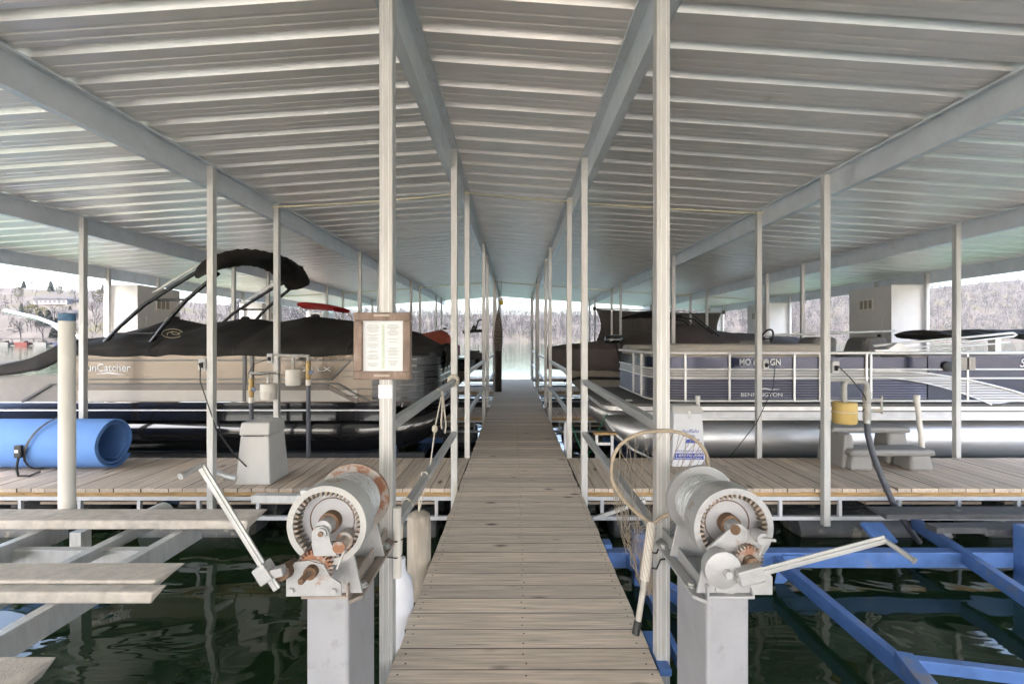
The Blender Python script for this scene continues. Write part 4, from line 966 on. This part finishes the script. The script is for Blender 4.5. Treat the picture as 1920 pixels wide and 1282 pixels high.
# cover: a tent over poles, hem hanging on the near side
def cov_top(X):
    xs = [-8.8, -7.4, -6.6, -6.1, -5.55, -5.0, -4.40, -3.85, -3.25, -2.6, -2.0, -1.55, -1.2, -1.0]
    zs = [1.12, 1.22, 1.42, 1.66, 1.86, 1.76, 1.86, 1.79, 1.90, 1.80, 1.73, 1.62, 1.42, 1.30]
    return float(np.interp(X, xs, zs))
def cov(u, v):
    X = -8.7 + u * 7.62; top = cov_top(X); hem = float(np.interp(X, [-8.7,-7.2,-6.5,-6.1,-5.9], [.98,1.0,1.08,1.27,1.285])) + .008 * math.sin(X * 5) + .005 * math.sin(X * 13)
    rail_z = min(1.385, top - .02) if X > -6.2 else max(hem + .1, top - .16); hw = (Y1 - Y0) / 2 + .03; yc = (Y0 + Y1) / 2
    pinch = 1 if X < -1.6 else math.sqrt(max(.02, 1 - ((X + 1.6) / .58) ** 2)) * .85 + .15
    if v < .12: s_ = v / .12; y_, z = -1.0, hem + (rail_z - hem) * s_
    elif v > .88: s_ = (1 - v) / .12; y_, z = 1.0, hem + (rail_z - hem) * s_
    else:
        y_ = (v - .12) / .76 * 2 - 1; f = 1 - abs(y_); z = rail_z + (top - rail_z) * (f ** .75)
    wr = .009 * math.sin(X * 6 + v * 9) * math.sin(v * 9 + X * 3) + .004 * math.sin(X * 17 + v * 5)
    return (X + (.008 * math.sin(v * 30 + X * 7)), yc + y_ * hw * pinch + (.012 * math.sin(X * 11 + v * 8) if v < .12 else 0), z + wr)
MB().grid(cov, 120, 34).build('boat_cover', m_canvas, B, smooth=70, solid=.006)
for X in (-5.55, -4.40, -3.25): MB().lathe([(.07,0),(.06,.035),(.02,.045)], (X, (Y0+Y1)/2, cov_top(X) - .015), 'Z', 12).build('pole_cap', m_canvas, B)
m_seam = M('cover_seam', (.035,.033,.031), rough=.8)
for X in (-5.0, -3.85, -2.3):     # stitched seams across the cover
    u0 = (X + 8.7) / 7.62
    MB().tube([Vector(cov(u0, .02 + .5 * t / 24)) + Vector((0, -.006, .006)) for t in range(25)], .006, 5).build('cover_seam', m_seam, B, smooth=60)
m_gold = M('gold_stitch', (.42,.36,.24), rough=.6)
lg = MB(); c = at(326, 625, 6.52)
for (rx, rz, a0, a1, ox, oz) in ((.15,.062,.3,5.6,0,0), (.085,.032,-.4,3.6,.01,-.01), (.06,.028,2.4,6.6,.05,.012)):
    lg.tube([(c.x + ox + rx * math.cos(a0 + (a1-a0) * t / 20), c.y - .03, c.z + oz + rz * math.sin(a0 + (a1-a0) * t / 20)) for t in range(21)], .0045, 5)
lg.build('cover_emblem', m_gold, B)
# white flap end of the cover hanging at the bow
MB().grid(lambda u, v: (-1.10 + .05 * math.sin(v * 7) + .03 * math.sin(u * 12), Y0 + .75 + u * .75, 1.40 - v * .72 + .05 * math.sin(u * 3.1)), 14, 10).build('cover_flap', m_canvas, B, smooth=70, solid=.006)
# tower frame (both sides) and folded canopy
m_tower = M('black_tower_tube', (.022,.022,.024), rough=.25, metal=.3)
for yy in (6.42, 8.45):
    tw = MB(); z_ = lambda y_: 1.5 - (y_ - VY) / F * 6.42
    q = lambda x, y_: ((x - VX) / F * 6.42, yy, 1.5 - (y_ - VY) / F * 6.42)
    tw.tube([q(193,645), q(225,612), q(270,572), q(320,540), q(372,508), q(400,494)], .028, 8).tube([q(279,647), q(312,604), q(350,562), q(388,530), q(410,512)], .028, 8)
    for a, b in ((q(287,562), q(350,562)), (q(217,625), q(296,625)), (q(203,641), q(283,641))): tw.tube([a, b], .016, 8)
    tw.build('tower_frame', m_tower, B, smooth=60)
    bw = MB()
    for o_ in (0, .035, .07): bw.tube([(q(290,549)[0] + o_, yy - .03, q(290,549)[2] + o_*.4), (q(372,497)[0] + o_, yy - .03, q(372,497)[2] + o_*.2)], .011, 6)
    bw.build('canopy_bow', m_alu, B, smooth=60)
sl = MB(); NS, NC = 26, 14
for i in range(NS + 1):
    t = i / NS; y_ = 6.25 + 2.45 * t; zc = 2.50 + .30 * math.sin(math.pi * min(1, max(0, t * 1.02))) ** .7 + .10 * t; xc = -4.24 + .12 * math.sin(math.pi * t) + .12 * t
    ra, rb = .17 + .08 * math.sin(math.pi * t) + (.05 if t > .8 else 0), .10 + .02 * math.sin(9 * t)
    for j in range(NC):
        a = 2 * math.pi * j / NC; sl.v.append((xc + ra * math.cos(a) + .012 * math.sin(i * 2.1 + j), y_, zc + rb * math.sin(a) - .28 * (xc + ra * math.cos(a) < xc) * abs(math.cos(a)) * .4 + .01 * math.sin(i * 3 + j * 2)))
for i in range(NS):
    for j in range(NC): sl.f.append((i*NC+j, i*NC+(j+1) % NC, (i+1)*NC+(j+1) % NC, (i+1)*NC+j))
sl.f += [tuple(range(NC)), tuple(NS*NC + j for j in reversed(range(NC)))]
sl.build('folded_canopy', m_canvas, B, smooth=60)

# --- navy and silver pontoon boat
N = thing('pontoon_boat', 'navy and silver pontoon boat with white rails and grey seats', 'boat', (4.9, 7.4, WZ))
Y0, Y1 = 6.2, 8.6; ZB, ZT = .64, 1.325
fp = corner(9.0, 1.90, Y0, Y1, .42, -1)
wallstrip(fp, .70, 1.0).build('lower_skin', m_navyrib, N, solid=.01)
wallstrip(fp, 1.09, 1.27, .0).build('upper_skin', m_navyp, N, solid=.01)
wallstrip(fp, 1.0, 1.09, .003).build('silver_band', m_silrib, N, solid=.012)
wallstrip(fp, .66, .70).build('kick_strip', m_charc, N, solid=.01)
for z, r in ((ZT, .022), (1.105, .013), (.985, .013), (.675, .016)):
    MB().tube([(x, y_ - .012, z) if y_ == Y0 else (x - .012, y_, z) for x, y_ in fp], r, 8).build('rail', m_alu, N, smooth=60)
for px in (2.05, 2.32, 2.92, 3.80, 4.15, 4.78, 4.84, 6.15, 7.0, 7.8):
    MB().box(px - .014, Y0 - .03, .665, px + .014, Y0 - .008, ZT).build('stanchion', m_alu, N, bevel=.003)
for py in (6.75, 7.2): MB().box(1.87, py, .665, 1.9, py + .03, ZT).build('stanchion', m_alu, N)
for (xa, xb) in ((4.12, 4.74),): MB().box(xa + .06, Y0 - .012, .72, xb - .03, Y0 - .007, .98).build('gate_panel', m_navyp, N)
# stern quarter: navy panel and the sweeping silver arc
MB().box(5.62, Y0 - .016, .69, 9, Y0 - .0065, 1.29).build('stern_panel', m_navyp, N)
arc_o = [(4.86 + t * .16, .99 + .10 - .00 - (.385 * (t / 14) ** 2)) for t in range(15)]; arc_i = [(4.86 + t * .115, 1.0 - .345 * (t / 14) ** 2 - .03 * t / 14) for t in range(15)]
g = MB(); 
for (a, b) in zip(arc_o, arc_i): g.v += [(a[0], Y0 - .020, a[1]), (b[0], Y0 - .020, b[1])]
g.f += [(2*i, 2*i+2, 2*i+3, 2*i+1) for i in range(14)]
g.build('silver_swoosh', m_silrib, N, solid=.006)
MB().tube([(x, Y0 - .028, z) for x, z in arc_o] + [(7.3, Y0-.028, .68)], .014, 8).build('swoosh_rail', m_alu, N, smooth=60); MB().tube([(x, Y0 - .028, z) for x, z in arc_i], .010, 8).build('swoosh_rail', m_alu, N, smooth=60)
MB().lathe([(.055,0),(.07,.01),(.07,.03),(.05,.035)], (5.87, Y0 - .05, 1.145), 'Y', 20).build('speaker', m_black, N, smooth=40)
MB().box(5.95, Y0 - .03, 1.10, 6.25, Y0 - .018, 1.27).build('speaker_plate', m_beige, N)
text('registration', 'MO 6185 GN', .115, (3.05, Y0 - .020, 1.165), m_trimw, N, .56, bold=.002)
text('maker_lettering', 'BENNINGTON', .075, (3.07, Y0 - .020, .735), m_trimw, N, .56); MB().tube([(3.30,Y0-.02,.83),(3.40,Y0-.02,.845),(3.48,Y0-.02,.83),(3.60,Y0-.02,.835)], [.003,.010,.008,.003], 6).build('maker_swoosh', m_trimw, N)
text('model_lettering', 'SX', .16, (6.85, Y0 - .022, 1.14), m_trimw, N, .22, shear=.3)
# deck, trim and tubes
dk = MB(); dp = corner(9.0, 1.22, Y0 - .03, Y1 + .03, .25, -1) + [(1.22, Y1 - .2), (9.0, Y1)]
k = len(dp); dk.v += [(x, y_, .60) for x, y_ in dp] + [(x, y_, .638) for x, y_ in dp]
dk.f += [tuple(range(k)), tuple(reversed(range(k, 2*k)))] + [(i, (i+1) % k, k + (i+1) % k, k + i) for i in range(k)]
dk.build('deck', m_deckc, N)
wallstrip([q for q in dp[:-1]], .545, .634, .012).build('deck_trim', m_alu, N, solid=.02)
wallstrip([(9, Y0 + .01), (1.7, Y0 + .01)], .44, .54).build('deck_skirt', m_trimw, N, solid=.02); MB().box(1.7, Y0 - .016, .528, 9, Y0 - .002, .545).build('trim_shadow_line', m_charc, N)
MB().box(1.72, Y0 - .004, .412, 9, Y0 + .06, .4385).build('keel_flange', m_alu, N)
for yc in (6.60, 8.2): pontoon(N, 1.28, 9, yc, .10, .33, m_silver)
MB().tube([(1.27, 6.55, .42), (1.30, 6.36, .36), (1.42, 6.28, .18), (1.62, 6.27, .0), (1.9, 6.28, -.14)], .016, 8).build('nose_keel', m_alu, N, smooth=60)
MB().lathe([(.05,0),(.055,.01),(.04,.02)], (1.62, 6.45, .64), 'Z', 16).build('deck_cup', m_alu, N); MB().tube([(2.2,6.20,.30),(2.55,6.20,.27)], [.05,.06], 10).build('lifting_strake', m_silver, N, smooth=50)
# seats, console, folded top
def cushion(xa, xb, ya_, yb_, za, zb, m, nm='bow_couch'): return MB().box(xa, ya_, za, xb, yb_, zb).build(nm, m, N, bevel=.06)
cushion(1.98, 4.35, Y0 + .05, Y0 + .50, .9, 1.45, m_beige); cushion(2.0, 4.0, Y1 - .6, Y1 - .1, .9, 1.42, m_beige); cushion(2.0, 2.25, 6.8, 7.5, .9, 1.36, m_beige)
for sx, sy in ((4.48, 6.65), (5.30, 6.75)):
    b = MB().hexa([(sx-.18,sy,1.1),(sx+.22,sy,1.1),(sx+.22,sy+.5,1.1),(sx-.18,sy+.5,1.1)], [(sx-.05,sy+.04,1.55),(sx+.30,sy+.04,1.55),(sx+.30,sy+.46,1.55),(sx-.05,sy+.46,1.55)]).build('helm_seat', m_seat, N, bevel=.07)
    MB().box(sx - .42, sy + .02, 1.05, sx - .02, sy + .48, 1.30).build('seat_base', m_seat, N, bevel=.06)
cn = MB().hexa([(3.35,6.95,.7),(4.1,6.95,.7),(4.1,7.6,.7),(3.35,7.6,.7)], [(3.45,7.0,1.50),(3.95,7.0,1.50),(3.95,7.55,1.50),(3.45,7.55,1.50)]).build('console', m_seat, N, bevel=.04)
MB().tube([(3.98 + .06*math.sin(a*.393), 7.2 + .17*math.cos(a*.393), 1.52 + .15*math.sin(a*.393)) for a in range(16)], .014, 8, closed=True).tube([(3.98,7.03,1.52),(3.98,7.37,1.52)], .012, 6).build('steering_wheel', m_black, cn)
for (a, b, r) in (((5.0,6.35,1.42),(6.95,6.35,1.60),.018), ((5.25,6.35,1.36),(6.95,6.35,1.55),.016), ((5.35,6.34,1.33),(6.9,6.34,1.47),.014), ((4.3,7.9,1.58),(6.6,7.9,1.66),.02)):
    MB().tube([a, b], r, 8).build('top_frame_tube', m_alu, N, smooth=60)
MB().tube([(6.95,6.35,1.60),(7.0,6.35,1.575),(6.95,6.35,1.55)], .018, 8).build('top_frame_bend', m_alu, N, smooth=60)
MB().box(4.95, Y0 + .05, 1.33, 5.55, Y0 + .16, 1.37).prism([(5.15,1.37),(5.45,1.37),(5.33,1.46),(5.27,1.46)], Y0 + .07, Y0 + .13).build('frame_mount', m_alu, N); MB().box(6.68, 6.32, 1.33, 6.76, 6.42, 1.52).build('frame_prop', m_alu, N)
def bim(u, v):
    X = 5.85 + 2.6 * u; a = 2 * math.pi * v; r = (.065 + .012 * math.sin(u * 17) + .006 * math.sin(u * 41)) * min(1, u * 7 + .05)
    return (X, 7.0 + .40 * math.cos(a) * min(1, u * 7 + .05) , 1.575 + .09 * u * .3 + r * math.sin(a) + .012 * math.sin(u * 60))
MB().grid(bim, 50, 14).build('folded_top', m_canvas, N, smooth=60)
cushion(5.4, 8.5, Y0 + .06, Y0 + .55, .9, 1.30, m_beige, 'stern_couch')

# lift arms under the two covered-slip boats
for bx0, bx1, lab in ((-7.5, -1.3, 'blue lift cradle under the tan and black pontoon boat'), (1.6, 8.4, 'blue lift cradle under the navy and silver pontoon boat')):
    e = thing('lift_cradle', lab, 'boat lift', ((bx0+bx1)/2, 7.4, WZ), 'lift cradles under boats')
    for yy in (6.6, 8.22): (MB().box(bx0, yy - .06, -.34, bx1, yy + .06, -.25).build('cradle_beam', m_blue, e), MB().box(bx0, yy - .05, -.249, bx1, yy + .05, -.125 if bx0 < 0 else -.215).build('cradle_bunk', m_dbunk, e))
    for xx in (bx0 + .3, bx1 - .3): MB().box(xx - .06, 6.0, -.46, xx + .06, 8.8, -.345).build('cross_beam', m_blue, e)
    for xx in (bx0 + .3, bx1 - .3):
        for yy in (5.95, 8.8): MB().box(xx - .05, yy - .05, -1.2, xx + .05, yy + .05, .12).build('leg', m_blue, e)

# --- second slips: brown covered runabout, red covered boat
m_brownc = M('brown_cover', (.14,.118,.113), rough=.9, var=.12, scale=3, bump=.2, bscale=10, spec=.2); m_redc = M('faded_red_cover', (.45,.10,.055), rough=.85, var=.15, scale=3); m_redd = M('deep_red_cover', (.25,.018,.03), rough=.8)
def covered_hull(e, xb, xs, yc, hw, z0, zr, prof_, mh, mc, hem):
    s = 1 if xb > xs else -1; L = abs(xb - xs)
    def half(d): return hw * min(1, (d / (L * .38)) ** .55) if d > 0 else .01
    def hullf(u, v):
        d = u * L; w_ = half(d + .02); a = v * 2 - 1; keel = z0 + (zr - z0) * max(0, 1 - d / 1.3) ** 1.5
        return (xb - s * d, yc + a * w_, zr - (zr - keel) * (1 - abs(a) ** 2.2))
    MB().grid(hullf, 30, 16).build('hull', mh, e, smooth=60, solid=.01)
    def covf(u, v):
        d = u * L; w_ = half(d + .02) + .03; top = zr + float(np.interp(u, *zip(*prof_)))
        if v < .15: y_, z = -1, zr - hem + (hem) * v / .15
        elif v > .85: y_, z = 1, zr - hem + hem * (1 - v) / .15
        else: y_ = (v - .15) / .7 * 2 - 1; z = zr + (top - zr) * (1 - abs(y_) ** 1.6)
        return (xb - s * (d - .03), yc + y_ * w_, z + .012 * math.sin(u * 40 + v * 12) + .008 * math.sin(u * 90))
    MB().grid(covf, 60, 20).build('boat_cover', mc, e, smooth=60, solid=.006)
e = thing('covered_runabout', 'runabout under a fitted brown cover in the slip behind the navy boat', 'boat', (3.5, 11.7, WZ))
covered_hull(e, .86, 7.2, 11.75, 1.15, -.1, 1.28, [(0,.02),(.1,.14),(.3,.22),(.38,.38),(.5,.62),(.6,.62),(.7,.45),(1,.30)], M('cream_hull', (.5,.45,.38), rough=.3), m_brownc, .52)
MB().lathe([(.03,0),(.16,.02),(.18,.10),(.15,.19),(.05,.21)], (2.35, 10.75, 1.42), 'Z', 14, sx=1.3, sy=.8).build('motor_head', m_gloss, e, smooth=40)
MB().tube([(2.40,10.75,1.45),(2.52,10.76,1.1),(2.55,10.8,.7)], .05, 8).build('motor_shaft', m_black, e); MB().tube([(1.15,10.6,.55),(1.5,10.62,.62),(2.7,10.62,.60)], .035, 8).build('motor_mount', m_black, e)
e = thing('privacy_tarp', 'dark brown shade tarp hung from a bar between dock posts', 'tarp', (4.6, 14.66, 1.4))
def tf(u, v): return (2.62 + 4.05 * u + (.16 * math.sin(math.pi * v) * (1 - 2*u)), 14.66 + .05 * math.sin(u * 30) * v, 2.50 - .12 * u - 1.05 * v - .04 * math.sin(math.pi * u))
MB().grid(tf, 50, 12).build('cloth', M('brown_tarp', (.085,.075,.068), rough=.9, var=.25, scale=6, stretch=(8,1,1)), e, smooth=60, solid=.008)
MB().tube([(2.55,14.66,2.52),(6.75,14.66,2.40)], .02, 8).build('bar', m_galv, e); MB().box(2.53, 14.63, 2.46, 2.62, 14.70, 2.57).build('bracket', m_black, e); MB().box(6.68, 14.63, 2.34, 6.77, 14.70, 2.45).build('bracket', m_black, e)
e = thing('wakeboard_tower', 'black folded canopy on a tower above the brown covered boat', 'canopy', (4.0, 11.2, 1.8))
MB().grid(lambda u, v: (2.72 + 1.3*u, 11.2 + .4 * math.cos(6.283*v), 2.05 + (.03 + .06*math.sin(3.1*u))*math.sin(6.283*v) + .09*math.sin(3.1*u) + .01*math.sin(u*26)), 30, 12).build('folded_canopy', m_canvas, e, smooth=60)
for yy in (10.9, 11.6): MB().tube([(3.3,yy,2.14),(4.3,yy,2.0),(4.75,yy,1.66)], .022, 8).tube([(4.2,yy,2.16),(4.9,yy,1.6)], .018, 8).build('tower_tube', m_tower, e, smooth=60)

e = thing('covered_boat', 'low black boat under a red tent-shaped cover behind the tan boat', 'boat', (-3.2, 11.6, WZ))
covered_hull(e, -.85, -7.0, 11.6, 1.1, -.15, 1.05, [(0,.02),(1,.05)], M('bronze_hull', (.16,.12,.08), rough=.3, metal=.3), m_gloss, .30)
def redf(u, v):
    X = -1.55 - 4.6 * u; top = float(np.interp(X, [-6.2,-4.2,-3.0,-2.4,-1.78,-1.5], [1.5,1.62,1.60,1.66,1.78,1.42])); y_ = v * 2 - 1
    return (X, 11.6 + y_ * .98, 1.36 + (top - 1.36) * (1 - abs(y_)) ** .8)
MB().grid(redf, 30, 14).build('red_tent', m_redc, e, smooth=60, solid=.006); wallstrip([(-6.15,10.62),(-1.55,10.62),(-1.50,12.5)], 1.08, 1.362).build('red_skirt', m_redd, e, solid=.008)
MB().lathe([(.05,0),(.05,.04),(.02,.05)], (-1.78, 11.6, 1.77), 'Z', 10).build('pole_cap', m_black, e)
text('registration', 'MO 1840 AB', .13, (-2.35, 10.47, .86), M('gold_letters', (.42,.36,.12), rough=.5), e, .75)
MB().tube([(-1.05,11.0,1.05),(-1.12,11.0,1.30),(-1.20,11.0,1.70)], .03, 8).tube([(-1.25,11.0,1.70),(-.75,11.0,1.73)], .035, 8).tube([(-.95,11.0,1.75),(-.90,11.0,1.88),(-.87,11.0,1.98),(-.78,11.0,2.0)], .018, 8).lathe([(.05,0),(.07,.04),(.03,.14)], (-.98, 11.0, 1.72), 'Z', 10).build('trolling_motor', m_black, e)
MB().box(-1.15, 10.8, 1.06, -.85, 11.2, 1.25).box(-.86, 10.9, 1.0, -.62, 11.1, 1.2).build('motor_mount', m_black, e)
e = thing('red_bimini', 'small red folded bimini showing above the black boat cover', 'canopy', (-4.9, 11.5, 2.0))
MB().grid(lambda u, v: (-5.22 + .85*u, 11.5 + .6*math.cos(6.283*v), 2.36 - .10*u*u + (.09 - .02*u)*math.sin(6.283*v)), 16, 12).build('folded_canopy', M('red_canvas', (.50,.03,.03), rough=.7), e, smooth=60)
for yy in (11.0, 12.0): MB().tube([(-5.2,yy,2.32),(-4.95,yy,1.9),(-4.7,yy,1.4)], .015, 6).tube([(-4.4,yy,2.22),(-4.15,yy,1.9),(-4.3,yy,1.4)], .015, 6).build('bow_tube', m_alu, e)
# chrome arch of a boat in the slip beyond, and things in the far slips
e = tag(MB().tube([(-12.2,10.9,2.2),(-11.4,10.9,2.02),(-10.9,10.9,1.83),(-10.4,10.9,1.55),(-10.15,10.9,1.28)], .05, 8).tube([(-11.3,11,1.95),(-10.8,11,1.6),(-10.6,11,1.25)], .03, 8).build('chrome_arch', M('chrome', (.6,.6,.62), rough=.12, metal=1), smooth=60), 'curved chrome tower arch beyond the black boat cover', 'arch')
for (xa, yc, lab, colr) in ((-1.4, 16.0, 'white hulled boat in the farthest slip past the red boat', (.6,.6,.62)), (1.5, 16.1, 'dark hulled boat in the farthest slip past the brown tarp', (.04,.04,.05))):
    e = thing('moored_runabout', lab, 'boat', (xa * 2.5, yc, WZ)); s = -1 if xa < 0 else 1
    covered_hull(e, xa, s * 6.5, yc, 1.0, -.3, .75, [(0,.02),(.3,.2),(.5,.4),(1,.2)], M('far_slip_hull', colr, rough=.3), m_canvas, .12)

# --- odds and ends down the walkway
e = thing('striped_bundle', 'tall dark bundle with pale zigzag bands hung on a walkway post', 'bundle', (-.44, 13.2, 0))
m_str = ribbed('banded_wrap', (.075,.06,.05), (.36,.32,.27), 0, .9)
for nd in m_str.node_tree.nodes:
    if nd.type == 'TEX_WAVE': nd.inputs['Scale'].default_value = 5.5; nd.inputs['Distortion'].default_value = 4; nd.inputs['Detail Scale'].default_value = 2.5
MB().lathe([(.015,1.2),(.02,1.18),(.06,1.0),(.10,.8),(.125,.5),(.125,.25),(.10,0),(.06,-.1)], (-.47, 13.28, 1.2), 'Z', 14).build('wrapped_bundle', m_str, e, smooth=50)
MB().lathe([(.10,0),(.095,.6),(.10,1.25)], (-.47, 13.28, .0), 'Z', 10).build('dark_post', M('dark_brown_post', (.05,.036,.028), rough=.9), e, smooth=50)
MB().tube([(-.46,13.28,2.35),(-.45,13.28,2.7),(-.5,13.35,3.2)], .006, 5).build('hang_cord', m_black, e)
e = thing('insect_trap', 'small yellow insect trap hanging from the roof cord', 'trap', (-.42, 14.5, 2.6))
MB().lathe([(.03,0),(.07,.02),(.07,.13),(.03,.16)], (-.42, 14.5, 2.62), 'Z', 12).build('jar', M('yellow_jar', (.65,.48,.06), rough=.4), e, smooth=40); MB().lathe([(.075,0),(.05,.05),(.01,.07)], (-.42, 14.5, 2.79), 'Z', 12).build('lid', m_trimw, e, smooth=40)
MB().tube([(-.42,14.5,2.85),(-.42,14.55,3.4)], .004, 5).build('string', m_black, e)
e = thing('swim_ladder', 'small white ladder with a wooden top behind the dock edge', 'ladder', (1.18, 5.95, WZ))
for xx in (1.075, 1.275): MB().box(xx - .016, 5.93, -.9, xx + .016, 5.97, .27).build('ladder_rail', m_trimw, e)
MB().box(1.03, 5.90, .271, 1.33, 6.0, .30).build('top_board', m_fresh, e, bevel=.005); MB().box(1.09, 5.94, .13, 1.26, 5.965, .165).build('rung', m_trimw, e); MB().box(1.09, 5.94, -.15, 1.26, 5.965, -.115).build('rung', m_trimw, e)
m_gr = M('green_rope', (.03,.16,.08), rough=.8)
tag(MB().tube([(.74,5.87,.52),(.70,5.84,.50),(.76,5.9,.35),(.86,5.95,.1),(.95,6.0,-.05),(1.05,6.1,.08),(1.2,6.3,.35),(1.32,6.45,.45)], .008, 6).build('green_rope', m_gr, smooth=60), 'green mooring rope looped from a post to the navy boat bow', 'rope')
tag(MB().lathe([(.02,0),(.05,.03),(.058,.1),(.058,.4),(.05,.47),(.02,.5)], (.745, 6.35, -.12), 'Z', 14).build('dock_fender', m_wf, smooth=50), 'small white fender hanging under the rail by the navy boat', 'fender', 'dock fenders')
tag(MB().tube([(.74,6.35,.36),(.73,6.35,.6)], .005, 5).build('fender_line', M('purple_line', (.12,.05,.22))), 'purple cord holding the small white fender', 'cord')
# steel braces rising between the first finger dock frame and the walkway
for x0, x1, lab in ((.80, 1.32, 'galvanized diagonal brace under the steps dock'),):
    tag(MB().bar((x0, 4.60, -.30), (x1, 4.60, -.12), .03, .035).build('diagonal_brace', m_galv), lab, 'brace')

# ------------------------------------------------------------------ unseen gravel bank behind, added to bounce light onto the ceiling
bk = MB(); NB = 24
for i in range(NB + 1):
    x = -140 + 280 * i / NB
    for y_, z in ((-9.5, -.9), (-11, -.2), (-15, .7), (-32, 2.6), (-120, 10)): bk.v.append((x, y_ - (abs(x) * .25), z))
for i in range(NB):
    for j in range(4): a = i * 5 + j; bk.f.append((a, a+1, a+6, a+5))
struct(bk.build('bounce_bank', M('bounce_bank_gravel', (.38,.35,.30), rough=.95, var=.25, scale=1.5), smooth=60))

# ------------------------------------------------------------------ the air over the lake
hz = bpy.data.materials.new('lake_haze'); hz.use_nodes = True; n, l = hz.node_tree.nodes, hz.node_tree.links
n.remove(n["Principled BSDF"]); pv = n.new("ShaderNodeVolumePrincipled"); pv.inputs['Color'].default_value = (.78,.85,1,1); pv.inputs['Density'].default_value = .00005
l.new(pv.outputs[0], n["Material Output"].inputs['Volume'])
h = MB().box(-2300, -300, -1.9, 2300, 1050, 190).build('haze', hz); h['kind'] = 'stuff'; h['label'] = 'pale blue haze hanging over the lake'; h['category'] = 'haze'
